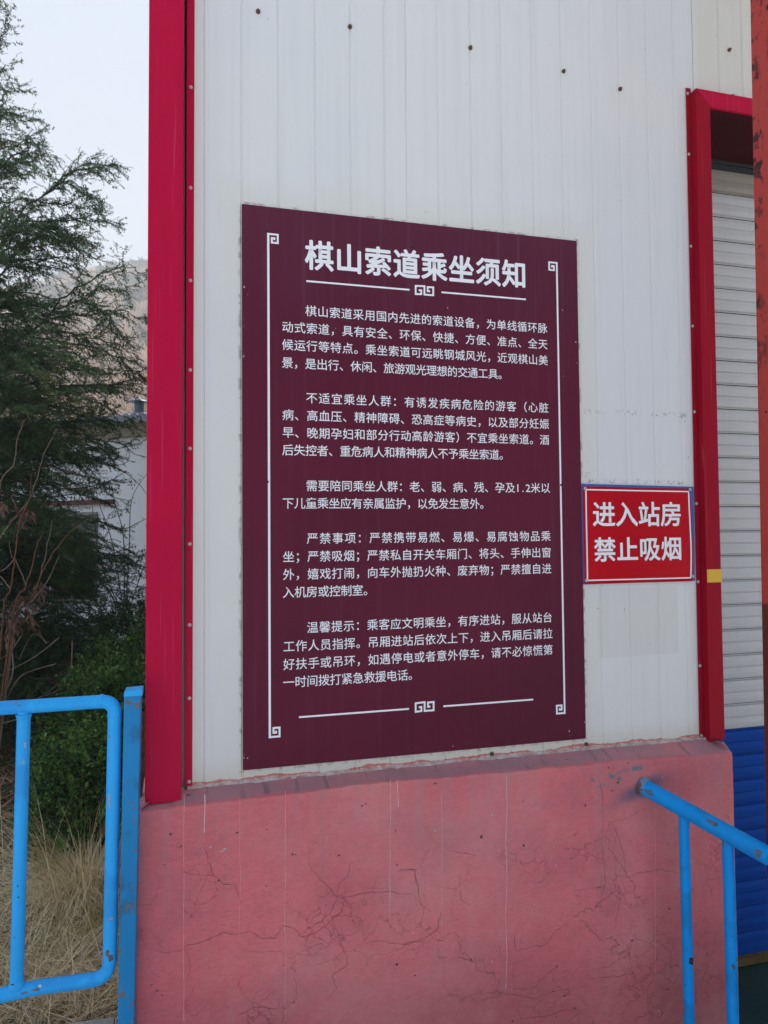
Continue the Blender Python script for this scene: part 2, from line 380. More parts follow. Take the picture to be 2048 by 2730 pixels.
# ------------------------------------------------------------------ setting: ground, paving, hill
HS = 2.5
def hgt(x, y):
    if y <= 16: return hgt0(x, y)
    k_ = min(1.0, (y - 16) / 60.0)
    return -0.8 + (hgt0(x / HS, 16 + (y - 16) / HS) + 0.8) * HS * 0.885
def hgt0(x, y):
    h = -0.80 + 0.02 * mnoise.noise((x * 1.3, y * 1.3, 3)) + 0.035 * mnoise.noise((x * 0.4, y * 0.4, 8))
    if y > 16:
        t = (y - 16) / 154.0
        rid = 72 + 0.40 * x * (1 if x > -30 else 0.3) + 3 * mnoise.noise((x * 0.03, 1.5, 0)) - (0 if x > -30 else 8.4)
        rid = max(20, min(rid, 100))
        if t < 1: s = 0.55 * t ** 1.25 + 0.45 * t * t * (3 - 2 * t)
        else: s = max(0.0, 1 - (t - 1) * 1.2)
        h += rid * s + s * (1 - 0.55 * min(t, 1)) * 7 * mnoise.noise((x * 0.03, y * 0.03, 5)) + min(1, t * 4) * 2.6 * (1 - 0.5 * min(t, 1)) * mnoise.noise((x * 0.1, y * 0.06, 5))
    return h

def terrain(name, xs, ys, mat, skip=None):
    vs = [(x, y, hgt(x, y)) for y in ys for x in xs]; nx = len(xs); fs = []
    for j in range(len(ys) - 1):
        for i in range(nx - 1):
            if skip and skip(xs[i + 1], ys[j]): continue
            a = j * nx + i; fs.append((a, a + 1, a + nx + 1, a + nx))
    return pyd(name, vs, fs, mat, smooth=True)

def mat_earth():
    k = M('earth and dead grass', 0.95); k.setp('Specular_IOR_Level', 0.1)
    o = k.xyz()
    c = k.mix(k.mr(k.noise(4, det=7, rough=0.7), 0.35, 0.65), (0.045, 0.028, 0.017), (0.085, 0.055, 0.032))
    c = k.mix(k.mul(k.mr(k.noise(40, det=5, rough=0.7), 0.5, 0.6), 0.6), c, (0.14, 0.10, 0.055))
    k.base(c); k.bump(k.noise(25, det=7, rough=0.7), 0.9, 0.03); return k.m
def mat_hill():
    k = M('scrub hillside', 0.95); k.setp('Specular_IOR_Level', 0.05)
    o = k.xyz()
    a = k.noise(0.14, det=8, rough=0.72); b = k.noise(1.0, k.mp((0.55, 0.1, 0.1)), det=6, rough=0.7)
    c = k.mix(k.mr(a, 0.38, 0.62), (0.27, 0.215, 0.175), (0.42, 0.35, 0.29))
    c = k.mix(k.mul(k.mr(b, 0.45, 0.62), 0.6), c, (0.09, 0.08, 0.062))
    c = k.mix(k.mul(k.mr(k.noise(0.02, det=4), 0.45, 0.6), 0.5), c, (0.07, 0.075, 0.05))
    k.base(c); k.bump(k.noise(0.8, det=6), 0.8, 0.6); return k.m

ground = pyd('ground', [(-900, -900, -1.16), (900, -900, -1.16), (900, 1600, -1.16), (-900, 1600, -1.16)], [(0, 1, 2, 3)], mat_earth())
tag(ground, kind='structure')
near = terrain('lawn', list(np.arange(-14, -0.29, 0.2)) + [-0.32], list(np.arange(-0.02, 9.6, 0.2)), mat_earth()); tag(near, kind='structure')
hill = terrain('hill', list(np.arange(-330, 330, 6.5)), [9.4, 11, 13, 16] + list(np.arange(21, 540, 6.0)), mat_hill())
tag(hill, kind='structure')
pv = MB().box(-40, 40, -60, -0.20, -1.30, -1.14).obj('pavement', MAT['paving']); tag(pv, kind='structure')  # unseen paving, enlarged to bounce sunlight onto the station front

# low retaining kerb under the gate
kv = []; kf = []
xs = np.linspace(-3.0, -0.372, 60)
for i, x in enumerate(xs):
    yo = -0.005 - 0.05 * (x + 0.37)
    j = 0.006 * mnoise.noise((x * 9, 0, 1))
    prof = [(yo - 0.16, -1.14), (yo - 0.16 + j, -0.70), (yo - 0.147, -0.685 + j), (yo - 0.012, -0.678 + j), (yo + 0.004 + j, -0.692), (yo + 0.004, -0.95)]
    kv += [(x, p[0], p[1]) for p in prof]
    if i: kf += [((i - 1) * 6 + q, i * 6 + q, i * 6 + q + 1, (i - 1) * 6 + q + 1) for q in range(5)]
kf.append(tuple((len(xs) - 1) * 6 + q for q in range(6)))
kerb = pyd('kerb', kv, [tuple(reversed(f)) for f in kf], MAT['concrete'], smooth=False); tag(kerb, kind='structure')

# green floor in front of the shutter, with its worn yellow nosing
fl = MB().box(1.755, 4.2, -0.02, 0.36, -1.30, -1.115).obj('green_floor', MAT['floor'], bevel=0.004); tag(fl, kind='structure')
st = MB().box(1.755, 4.2, -0.055, -0.022, -1.30, -1.112).obj('floor_nosing', MAT['brass'], bevel=0.004); tag(st, kind='structure')

# ------------------------------------------------------------------ station building
stn = empty('station_building', (0.7, 3.0, -1.14), 'white corrugated cableway station with crimson corner flashing and pink plastered base', 'building')
TOP = 3.55
RIBS = [-0.12, -0.001, 0.118, 0.240, 0.360, 0.479, 0.672, 0.795, 0.913, 1.034, 1.153, 1.276, 1.395, 1.515, 1.635, 1.843, 1.953, 2.07, 2.19, 2.31, 2.43, 2.55, 2.67, 2.84, 2.96, 3.08, 3.20, 3.32, 3.44]
def wall_panel(x0, x1, zb, y=0.0):
    """profiled sheet: shallow v-grooves with a faint step, as one ribbed skin with folded edges"""
    prof = [(x0, y + 0.012), (x0, y + 0.0015), (x0 + 0.003, y)]
    for r_ in RIBS:
        if x0 + 0.02 < r_ < x1 - 0.02:
            prof += [(r_ - 0.0040, y), (r_ - 0.0010, y + 0.0030), (r_ + 0.0012, y + 0.0030), (r_ + 0.0050, y - 0.0010), (r_ + 0.020, y - 0.0008), (r_ + 0.028, y)]
    prof += [(x1 - 0.003, y), (x1, y + 0.0015), (x1, y + 0.012)]
    vs = []; fs = []; n_ = len(prof)
    for z in (zb, TOP): vs += [(a, b, z) for a, b in prof]
    fs = [(i, i + 1, n_ + i + 1, n_ + i) for i in range(n_ - 1)]
    return pyd('wall_panel', vs, fs, MAT['wall'], stn)
wall_panel(-0.1665, 0.5562, -0.06); wall_panel(0.5568, 1.7248, -0.06, 0.0004); wall_panel(1.7262, 2.86, 2.425, -0.0008); wall_panel(2.8605, 4.0, 2.425)
# the shell behind the front skin
sh = MB()
sh.box(-0.276, 1.76, 0.014, 0.10, -0.10, TOP - 0.003)           # core of the left front wall
sh.box(1.762, 3.98, 0.014, 0.10, 2.40, TOP - 0.003)
sh.box(-0.275, -0.18, 0.102, 9.0, -1.15, TOP - 0.003)
sh.box(5.9, 6.0, 0.102, 9.0, -1.15, TOP - 0.003)
sh.box(-0.178, 5.898, 8.9, 9.0, -1.15, TOP - 0.003)
sh.box(3.982, 6.0, 0.014, 0.10, -1.15, TOP - 0.003)
sh.obj('shell', MAT['interior'], stn)
rf = MB()
rf.box(-0.272, 6.05, -0.06, 9.1, TOP, TOP + 0.12)
rf.obj('roof', MAT['interior'], stn, bevel=0.01)

# corner flashing: proud folded box, return face, flange
ct = MB()
zc = -0.045
def strip(mb, x0b, x1b, x0t, x1t, y0, y1, zb, zt):
    mb.hexa([(x0b, y0, zb), (x1b, y0, zb), (x1b, y1, zb), (x0b, y1, zb)], [(x0t, y0, zt), (x1t, y0, zt), (x1t, y1, zt), (x0t, y1, zt)])
strip(ct, -0.286, -0.184, -0.2774, -0.1754, -0.060, 0.014, -0.056, TOP - 0.006)
cf = ct.obj('corner_flashing', MAT['crimson'], stn, bevel=0.002)
fg = MB(); strip(fg, -0.1755, -0.1525, -0.1669, -0.1439, -0.0045, -0.0008, -0.033, TOP - 0.006)
fg.obj('flange', MAT['crimson'], cf).location = (0, 0, 0)
MB().box(-0.1765, -0.1685, 0.0030, 0.0115, -0.04, TOP - 0.01).obj('groove_shade', paint('dark maroon groove shade', (0.035, 0.003, 0.006), rough=0.8, chips=1, spec=0.02), cf).location = (0, 0, 0)  # dark strip painting the shade inside the groove beside the flange

def rivet_mesh(name, r_, h, mat, hexa=False):
    mb = MB(); sg = 6 if hexa else 10
    mb.tube([(0, 0, 0), (0, -h * 0.35, 0)], [r_ * 1.5, r_ * 1.4], 12)
    mb.tube([(0, -h * 0.35, 0), (0, -h * 0.8, 0), (0, -h, 0)], [r_, r_ * 0.95, r_ * 0.55], sg)
    me = bpy.data.meshes.new(name); me.from_pydata(mb.v, [], mb.f); me.update(); me.materials.append(mat); return me
RIV = rivet_mesh('rivet', 0.0040, 0.0045, MAT['rivet'])
def fasten(me, name, parent, pts, top=None, jit=0.0):
    for (x, y, z) in pts:
        o = bpy.data.objects.new(name, me); COL.objects.link(o); o.parent = parent
        base = Vector((0, 0, 0))
        q = parent
        while q is not None: base += q.location; q = q.parent
        o.location = Vector((x, y, z)) - base
        o.rotation_euler = (random.uniform(-jit, jit), random.uniform(0, 6.28), random.uniform(-jit, jit))
fasten(RIV, 'rivet', cf, [(-0.159 - 0.0015 * (2.2 - z) + 0.001, -0.0035, z) for z in (2.160, 1.835, 1.538, 1.254, 1.007, 0.709, 0.459, 0.234, -0.020)])
SCR = rivet_mesh('screw', 0.0052, 0.011, MAT['rust'], True)
fasten(SCR, 'screw', stn, [(0.054, -0.001, 2.449), (0.361, 0.0, 2.454), (0.797, 0.0, 2.457), (1.163, 0.0, 2.432), (1.399, 0.0, 2.403), (1.893, -0.002, 2.638), (1.90, -0.002, 2.452)], jit=0.15)
fasten(SCR, 'screw', stn, [(-0.172, -0.002, -0.040), (0.84, -0.001, -0.024), (1.205, -0.001, -0.022)], jit=0.4)

# door frame
def tx(z): return 0.004 * (z - 1.2) / 1.2           # it leans a few millimetres
jb = MB()
zt = 2.372; zb = -0.045
jb.hexa([(1.700, -0.032, zb), (1.766, -0.032, zb), (1.766, 0.27, zb), (1.700, 0.27, zb)],
        [(1.709, -0.032, 2.434), (1.772, -0.032, zt), (1.772, 0.27, zt), (1.709, 0.27, 2.434)])
fj = jb.obj('door_jamb', MAT['scarlet'], stn, bevel=0.002)
fl2 = MB(); strip(fl2, 1.678, 1.699, 1.687, 1.708, -0.0045, -0.0022, -0.040, 2.452); fl2.obj('flange', MAT['scarlet'], fj).location = (0, 0, 0)
ln = MB()
ln.hexa([(1.7735, -0.031, 2.3725), (3.8, -0.031, 2.3725), (3.8, 0.27, 2.3725), (1.7735, 0.27, 2.3725)],
        [(1.7105, -0.031, 2.4375), (3.8, -0.031, 2.4375), (3.8, 0.27, 2.4375), (1.7105, 0.27, 2.4375)])
li = ln.obj('door_lintel', MAT['crimson'], stn, bevel=0.0015)
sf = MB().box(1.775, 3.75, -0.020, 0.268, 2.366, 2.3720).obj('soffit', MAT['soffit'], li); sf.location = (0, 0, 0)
fasten(RIV, 'rivet', fj, [(1.689 + tx(z) , -0.0045, z) for z in (2.43, 2.19, 1.83, 1.52, 1.19, 0.84, 0.545, 0.23, -0.03)])
# right jamb, off to the right of the picture
MB().box(3.80, 3.98, -0.03, 0.27, -1.11, 2.44).obj('door_jamb', MAT['scarlet'], stn, bevel=0.002)
# yellowed scuff tape on the jamb
tp = MB(); strip(tp, 1.7005 + 0.004, 1.7695, 1.7008 + 0.004, 1.7697, -0.0345, -0.0322, 0.543, 0.592)
tape = tp.obj('tape', MAT['yellow']); tag(tape, 'piece of yellow tape stuck across the red door jamb', 'tape')

# roller shutter: one slat per 0.107 m, each a curved double fold
shu = empty('roller_shutter', (0, 0, 0)); shu.parent = stn; shu.location = Vector((2.9, 0.29, -1.11)) - stn.location
def slat_mesh(mat, h=0.1055):
    prof = [(0.010, 0.0), (0.010, 0.004), (0.001, 0.0075), (-0.002, h * 0.25), (-0.001, h * 0.46), (0.0030, h * 0.485), (0.0030, h * 0.505), (-0.001, h * 0.525), (-0.003, h * 0.75), (0.0, h * 0.925), (0.010, h * 0.945), (0.012, h * 0.99)]
    vs = []; n_ = len(prof)
    for x in (-1.13, 0.90): vs += [(x, a, b) for a, b in prof]
    me = bpy.data.meshes.new('slat'); me.from_pydata(vs, [], [(i, n_ + i, n_ + i + 1, i + 1) for i in range(n_ - 1)]); me.update(); me.materials.append(mat); return me
SW, SC_, SB = slat_mesh(MAT['slat_white']), slat_mesh(MAT['slat_cream']), slat_mesh(MAT['slat_blue'])
z = -0.118 - 9 * 0.107 + 0.0
zz = -1.072
i = 0
slz = [-0.118 + 0.107 * q for q in range(-9, 23)]
for z in slz:
    me = SB if z < -0.12 else (SC_ if z > 2.17 else SW)
    o = bpy.data.objects.new('slat', me); COL.objects.link(o); o.parent = shu
    o.location = (0, 0, z + 1.11)
    o.rotation_euler = (random.uniform(-0.012, 0.012), 0, 0)
sb = MB().box(-1.12, 0.9, -0.02, 0.03, 0.005, 0.036).obj('bottom_bar', MAT['brass'], shu); sb.location = (0, 0, 0)
for zz, hh in ((3.444, 0.022), (3.468, 0.022), (3.492, 0.03)):
    MB().box(-1.13, 0.9, -0.012, 0.03, zz, zz + hh - 0.003).obj('guide_seal', MAT['seal'], shu, bevel=0.002).location = (0, 0, 0)
MB().box(-1.14, 0.92, 0.035, 0.05, 0.0, 3.55).obj('backing', MAT['seal'], shu).location = (0, 0, 0)

# ------------------------------------------------------------------ plinth
def lerp_tab(x, tab):
    if x <= tab[0][0]: return tab[0][1]
    for (a, b), (c, d) in zip(tab, tab[1:]):
        if x <= c: return b + (d - b) * (x - a) / (c - a)
    return tab[-1][1]
FZ = [(-0.313, -0.073), (-0.18, -0.062), (0.12, -0.058), (0.31, -0.054), (0.58, -0.056), (0.86, -0.060), (1.16, -0.064), (1.57, -0.072), (1.745, -0.076)]
path = []      # (x, y, nx, ny, inset)
for y in np.linspace(3.0, 0.0, 12)[:-1]: path.append((-0.313, y, -1, 0, 0.03))
for y in np.linspace(0.0, -0.076, 6): path.append((-0.313, y, -1, 0, 0.03))
for a in (20, 45, 70): path.append((-0.299 - 0.014 * math.cos(R(a)), -0.076 - 0.014 * math.sin(R(a)), -math.cos(R(a)), -math.sin(R(a)), 0.03 + (0.062) * a / 90))
for x in np.arange(-0.299, 1.738, 0.0085): path.append((float(x), -0.09, 0, -1, 0.094))
for a in (70, 45, 20): path.append((1.740 + 0.014 * math.cos(R(a)), -0.076 - 0.014 * math.sin(R(a)), math.cos(R(a)), -math.sin(R(a)), 0.03 + 0.062 * a / 90))
for y in np.linspace(-0.076, 0.34, 16): path.append((1.754, float(y), 1, 0, 0.03))
rows = [('i', 1.0), ('i', 0.8), ('i', 0.6), ('i', 0.4), ('i', 0.2), ('i', 0.08), ('i', 0.02)] + [('z', d) for d in (0.003, 0.008, 0.016, 0.026)] + [('z', float(d)) for d in np.arange(0.038, 1.12, 0.0125)]
pvx = []
for (x, y, nx, ny, ins) in path:
    zf = lerp_tab(x, FZ) + 0.004 * mnoise.noise((x * 7, y * 7, 0)) + 0.002 * mnoise.noise((x * 40, y * 40, 0)); zbk = -0.037 + 0.003 * mnoise.noise((x * 9, y, 4))
    if x < -0.2: zbk = -0.046
    for kind, v in rows:
        if kind == 'i': off, z = ins * v, zf + (zbk - zf) * v
        else: off, z = max(0, 0.0025 - v * 0.3) * 0.4, zf - v
        bulge = 0.0035 * mnoise.noise((x * 5 + 3, y * 5, z * 5)) + 0.0012 * mnoise.noise((x * 26, y * 26, z * 26))
        edge = math.exp(-abs(z - zf) / 0.05)
        bulge += edge * 0.0022 * mnoise.noise((x * 60, y * 60, z * 90))
        if v == 1.0 and kind == 'i': bulge = 0
        zz = z + (0.0025 * mnoise.noise((x * 30, 2, y * 30)) if kind == 'i' and v < 0.9 else 0)
        pvx.append((x - nx * off + nx * bulge, y - ny * off + ny * bulge, zz))
nr = len(rows)
pf = [(i * nr + j, i * nr + j + 1, (i + 1) * nr + j + 1, (i + 1) * nr + j) for i in range(len(path) - 1) for j in range(nr - 1)]
plinth = pyd('plinth', pvx, pf, MAT['plaster'], stn, smooth=True)
# ragged sealant between sheet and ledge
se = MB()
prev = None
sv = []; sfx = []
for i, x in enumerate(np.arange(-0.19, 1.772, 0.006)):
    x = float(x)
    zb0 = -0.041; hh = 0.003 + 0.006 * abs(mnoise.noise((x * 17, 0, 0))) + 0.004 * mnoise.noise((x * 90, 0, 0)); hh = max(hh, 0.002)
    dd = 0.006 + 0.008 * abs(mnoise.noise((x * 35, 4, 0)))
    zo = 0.003 * mnoise.noise((x * 25, 9, 0))
    sv += [(x, -0.0005, zb0 + hh + zo + 0.004), (x, -0.004, zb0 + hh + zo), (x, -dd, zb0 + 0.0035 + zo * 0.5), (x, -dd - 0.003, zb0 - 0.004)]
    if i: sfx += [((i - 1) * 4 + q, (i - 1) * 4 + q + 1, i * 4 + q + 1, i * 4 + q) for q in range(3)]
sealant = pyd('sealant', sv, sfx, MAT['mortar'], stn)
# paint slopped at the foot of the door jamb
# drawn cracks and dried runs (photo positions on the plinth face, y = -0.0925)
YP = -0.0955
def P(px, py): v = at(px, py, YP); return (v.x, v.z)
def Z3(a, b): return (340 + a * 0.4822, 1900 + b * 0.4822)
def Z4(a, b): return (1040 + a * 0.4822, 1900 + b * 0.4822)
def jag(pts, step=0.012, amp=0.003):
    out = []
    for (a, b), (c, d) in zip(pts, pts[1:]):
        L_ = math.hypot(c - a, d - b); k = max(1, int(L_ / step))
        for i in range(k):
            t = i / k; s_ = 0 if i == 0 else 1
            out.append((a + (c - a) * t + random.uniform(-amp, amp) * s_, b + (d - b) * t + random.uniform(-amp, amp) * s_))
    out.append(pts[-1]); return out
def surf(mb, pts, wd):
    """lay a band just over the uneven plaster face"""
    v0 = len(mb.v); mb.ribbon(pts, wd, 0.0, mitre=False)
    for i in range(v0, len(mb.v)):
        x, _, z = mb.v[i]
        b = 0.0035 * mnoise.noise((x * 5 + 3, -0.45, z * 5)) + 0.0012 * mnoise.noise((x * 26, -0.09 * 26, z * 26))
        edge = math.exp(-abs(z - lerp_tab(x, FZ)) / 0.05); b += edge * 0.0022 * mnoise.noise((x * 60, -5.4, z * 90))
        mb.v[i] = (x, -0.09 - b - 0.0006, z)
ck = MB()
cracks = [
 [Z3(*q) for q in ((45, 1325), (130, 1305), (205, 1330), (290, 1318), (335, 1285), (400, 1275), (480, 1240), (530, 1215), (600, 1230), (680, 1215), (750, 1255), (815, 1255), (860, 1185), (925, 1200), (960, 1245), (1040, 1225), (1100, 1185), (1140, 1130), (1250, 1130), (1295, 1150), (1315, 1280))],
 [Z3(*q) for q in ((300, 870), (355, 900), (430, 905), (480, 905), (530, 955), (600, 950), (630, 1060))],
 [Z3(*q) for q in ((325, 1310), (350, 1400), (335, 1475))],
 [Z3(*q) for q in ((1000, 740), (1010, 850), (1060, 920), (1180, 1035), (1310, 1000), (1460, 990), (1590, 1015), (1635, 1080))],
 [Z3(*q) for q in ((1235, 820), (1220, 905), (1170, 950), (1165, 1020))],
 [Z3(*q) for q in ((1500, 880), (1590, 875), (1610, 1010))],
 [Z3(*q) for q in ((1160, 1270), (1215, 1350), (1220, 1400), (1130, 1460), (1160, 1530), (1100, 1600))],
 [Z3(*q) for q in ((610, 1680), (700, 1635), (850, 1640), (900, 1600))],
 [Z3(*q) for q in ((1315, 1280), (1400, 1270), (1520, 1290), (1655, 1265))],
 [Z3(*q) for q in ((430, 760), (445, 830), (480, 905))],
 [Z4(*q) for q in ((50, 870), (140, 870), (160, 990), (170, 1060), (230, 1110))],
 [Z4(*q) for q in ((285, 1110), (262, 1210), (310, 1260))], [Z4(*q) for q in ((262, 1215), (180, 1260), (80, 1290))],
 [Z4(*q) for q in ((1180, 590), (1178, 700), (1190, 860), (1195, 965), (1120, 975), (1020, 990))],
 [Z4(*q) for q in ((1150, 340), (1180, 450), (1180, 590))],
 [Z4(*q) for q in ((700, 1320), (860, 1290), (920, 1210), (1000, 1165))],
 [Z4(*q) for q in ((1195, 965), (1280, 1040), (1250, 1200))],
 [Z4(*q) for q in ((1250, 640), (1300, 790), (1310, 915), (1250, 905))], [Z4(*q) for q in ((1310, 915), (1390, 885), (1500, 870), (1600, 890))],
 [Z4(*q) for q in ((430, 1560), (620, 1550), (800, 1590), (920, 1545), (1080, 1520))],
 [Z4(*q) for q in ((700, 1700), (850, 1690), (980, 1650), (1070, 1650))],
 [Z4(*q) for q in ((400, 1260), (380, 1360), (480, 1385), (480, 1430), (600, 1450))],
 [Z4(*q) for q in ((610, 1290), (615, 1350))], [Z4(*q) for q in ((690, 1230), (700, 1330))],
 [Z4(*q) for q in ((1320, 1330), (1350, 1450), (1200, 1470), (1090, 1480))],
 [Z4(*q) for q in ((340, 770), (400, 780), (480, 795))], [Z4(*q) for q in ((390, 900), (395, 1040), (450, 1080))],
]
for c in cracks:
    pts = jag([P(*q) for q in c]); n_ = len(pts)
    surf(ck, pts, [max(0.0005, (0.0014 * math.sin(math.pi * (i + 0.6) / (n_ + 0.4)) ** 0.5) * random.uniform(0.45, 1.1)) for i in range(n_)])
ck.obj('crack_lines', MAT['crack'], stn)
dr = MB(); dw = MB()
for (x0, z0, z1, wd, mb) in ((490, 2120, 2725, 0.0022, dr), (545, 2120, 2222, 0.0028, dw), (761, 2110, 2725, 0.0018, dr), (1042, 2080, 2400, 0.0024, dr), (1061, 2085, 2152, 0.0022, dw),
                             (1352, 2070, 2640, 0.0034, dr), (1180, 2100, 2500, 0.0016, dr), (640, 2130, 2500, 0.0012, dr), (1040, 2300, 2460, 0.002, dr), (1750, 2110, 2600, 0.0016, dr), (600, 2480, 2400, 0.001, dr)):
    if z1 <= z0: continue
    n_ = 30; pts = []
    for i in range(n_):
        py = z0 + (z1 - z0) * i / (n_ - 1); px = x0 + 1.6 * mnoise.noise((x0, py * 0.01, 0)) * 2
        pts.append(P(px, py))
    surf(mb, pts, [wd * (0.7 + 0.5 * mnoise.noise((x0, i * 0.7, 3))) for i in range(n_)])
dr.obj('dried_run', MAT['drip'], stn); dw.obj('dried_run', MAT['drip_white'], stn)

# ------------------------------------------------------------------ lettering
GL = {}
def glyph(ch):
    if ch in GL: return GL[ch]
    cu = bpy.data.curves.new('glyph', 'FONT'); cu.body = ch; cu.size = 1.0; cu.resolution_u = 3; cu.fill_mode = 'FRONT'
    o = bpy.data.objects.new('glyph', cu); COL.objects.link(o)
    dg = bpy.context.evaluated_depsgraph_get(); dg.update()
    me = bpy.data.meshes.new_from_object(o.evaluated_get(dg))
    v = np.zeros(len(me.vertices) * 3); me.vertices.foreach_get('co', v)
    me.calc_loop_triangles(); t = np.zeros(len(me.loop_triangles) * 3, dtype=np.int32); me.loop_triangles.foreach_get('vertices', t)
    bpy.data.objects.remove(o); bpy.data.curves.remove(cu); bpy.data.meshes.remove(me)
    GL[ch] = (v.reshape(-1, 3)[:, :2].copy(), t.reshape(-1, 3)); return GL[ch]
gv, _ = glyph('国'); GX0, GX1, GY0, GY1 = gv[:, 0].min(), gv[:, 0].max(), gv[:, 1].min(), gv[:, 1].max()
GCX, GCY = (GX0 + GX1) / 2, (GY0 + GY1) / 2; GEM = (GY1 - GY0) / 0.90       # em in glyph units
def text_line(name, s, x0, pitch, zc, em, y, parent, mat, bold=0.0, sx=1.0, half='.0123456789', slope=0.0):
    V = []; F = []; nb = 0; x = x0; k = em / GEM
    offs = [(0, 0)] if bold == 0 else [(0, 0), (1, 0), (-1, 0), (0.7, 0.7), (-0.7, 0.7), (0.7, -0.7), (-0.7, -0.7), (0, 1), (0, -1)]
    for ch in s:
        wd = 0.5 if ch in half else 1.0
        if ch not in '　 ':
            v, t = glyph(ch)
            if ch in half: cx = (v[:, 0].min() + v[:, 0].max()) / 2
            else: cx = GCX
            for q, (ox, oz) in enumerate(offs):
                if bold > 0 and ch in half: pass
                X = x + pitch * wd / 2 + (v[:, 0] - cx) * k * sx + ox * bold
                Z = zc + (v[:, 1] - GCY) * k + oz * bold + (x - x0) * slope
                V.append(np.stack([X, np.full(len(X), y - 0.00006 * q), Z], 1)); F.append(t + nb); nb += len(v)
        x += pitch * wd
    return npmesh(name, np.concatenate(V), np.concatenate(F), mat, parent)

# ------------------------------------------------------------------ big notice board
bd = empty('notice_board', (0.6, 0, 0), 'tall plum notice board with white Chinese passenger rules and fretwork border on white wall', 'notice board')
bp = MB().hexa([(0.0, -0.008, 0.0), (1.2, -0.008, 0.0), (1.2, -0.0025, 0.0), (0.0, -0.0025, 0.0)], [(0.0, -0.008, 1.8), (1.2, -0.008, 1.8), (1.2, -0.0025, 1.8), (0.0, -0.0025, 1.8)]).obj('panel', MAT['board'], bd, bevel=0.0008)
YB = -0.0084
text_line('heading', '棋山索道乘坐须知', 0.2010, 0.0998, 1.6520, 0.1005, YB, bd, MAT['white_ink'], bold=0.0026, sx=0.94)
X0, X1, XI = 0.1255, 1.0765, 0.2020
LINES = [
 (XI, X1, 1.467, '棋山索道采用国内先进的索道设备，为单线循环脉'),
 (X0, X1, 1.409, '动式索道，具有安全、环保、快捷、方便、准点、全天'),
 (X0, X1, 1.351, '候运行等特点。乘坐索道可远眺钢城风光，近观棋山美'),
 (X0, 0, 1.292, '景，是出行、休闲、旅游观光理想的交通工具。'),
 (XI, X1, 1.180, '不适宜乘坐人群：有诱发疾病危险的游客（心脏'),
 (X0, X1, 1.122, '病、高血压、精神障碍、恐高症等病史，以及部分妊娠'),
 (X0, X1, 1.065, '早、晚期孕妇和部分行动高龄游客）不宜乘坐索道。酒'),
 (X0, 0, 1.008, '后失控者、重危病人和精神病人不予乘坐索道。'),
 (XI, X1, 0.893, '需要陪同乘坐人群：老、弱、病、残、孕及1.2米以'),
 (X0, 0, 0.836, '下儿童乘坐应有亲属监护，以免发生意外。'),
 (XI, X1, 0.722, '严禁事项：严禁携带易燃、易爆、易腐蚀物品乘'),
 (X0, X1, 0.664, '坐；严禁吸烟；严禁私自开关车厢门、将头、手伸出窗'),
 (X0, X1, 0.607, '外，嬉戏打闹，向车外抛扔火种、废弃物；严禁擅自进'),
 (X0, 0, 0.550, '入机房或控制室。'),
 (XI, X1, 0.435, '温馨提示：乘客应文明乘坐，有序进站，服从站台'),
 (X0, X1, 0.378, '工作人员指挥。吊厢进站后依次上下，进入吊厢后请拉'),
 (X0, X1, 0.321, '好扶手或吊环，如遇停电或者意外停车，请不必惊慌第'),
 (X0, 0, 0.264, '一时间拨打紧急救援电话。'),
]
for (xa, xb, zc_, s_) in LINES:
    cells = sum(0.5 if c in '.12' else 1 for c in s_)
    pit = (xb - xa) / cells if xb else 0.0378
    text_line('text_line', s_, xa, pit, zc_, 0.0376, YB, bd, MAT['white_ink'], bold=0.00022)
WH = MAT['white_ink']
for x, wd in ((0.0838, 0.0072), (1.1172, 0.0066)): MB().ribbon([(x, 0.093), (x, 1.7135)], wd, YB - 0.0002).obj('border_line', WH, bd)
for xa, xb, z in ((0.207, 0.560, 1.566), (0.675, 0.993, 1.567), (0.176, 0.543, 0.152), (0.664, 0.996, 0.152)):
    MB().ribbon([(xa, z), (xb, z)], 0.0058, YB - 0.0002).obj('rule_line', WH, bd)
def fretpts(a): return [(p.x, p.z) for p in (at(1080 + x * 0.06028, 740 + y * 0.06028) for x, y in a)]
FR = fretpts([(575, 597), (685, 600), (685, 772), (440, 765), (440, 408), (825, 420), (825, 788), (1213, 822), (1213, 475), (970, 458), (970, 640), (1075, 645)])
MB().ribbon(FR, 0.0062, YB - 0.0002).obj('fret', WH, bd)
MB().ribbon([(x - 0.0155, z - 1.4125) for x, z in FR], 0.0062, YB - 0.0002).obj('fret', WH, bd)
CFR = [(0.0036, 0), (0.0305, 0), (0.0305, -0.0275), (0.0115, -0.0275), (0.0115, -0.0125), (0.0195, -0.0125), (0.0195, -0.0185)]
for cx, cz, sx_, sz_ in ((0.0838, 1.7102, 1, 1), (1.1172, 1.7102, -1, 1), (0.0838, 0.0965, 1, -1), (1.1172, 0.0965, -1, -1)):
    mb = MB().ribbon([(cx + sx_ * x, cz + sz_ * z_) for x, z_ in CFR], 0.0062, YB - 0.0002)
    mb.obj('fret', WH, bd)
HOL = rivet_mesh('board_screw', 0.0028, 0.0015, MAT['hole'])
fasten(HOL, 'board_screw', bd, [(x, YB - 0.0004, z) for x, z in ((0.079, 1.718), (1.123, 1.718), (0.572, 1.716), (0.079, 0.905), (1.119, 0.905), (0.079, 0.084), (1.122, 0.084), (0.602, 0.096))])
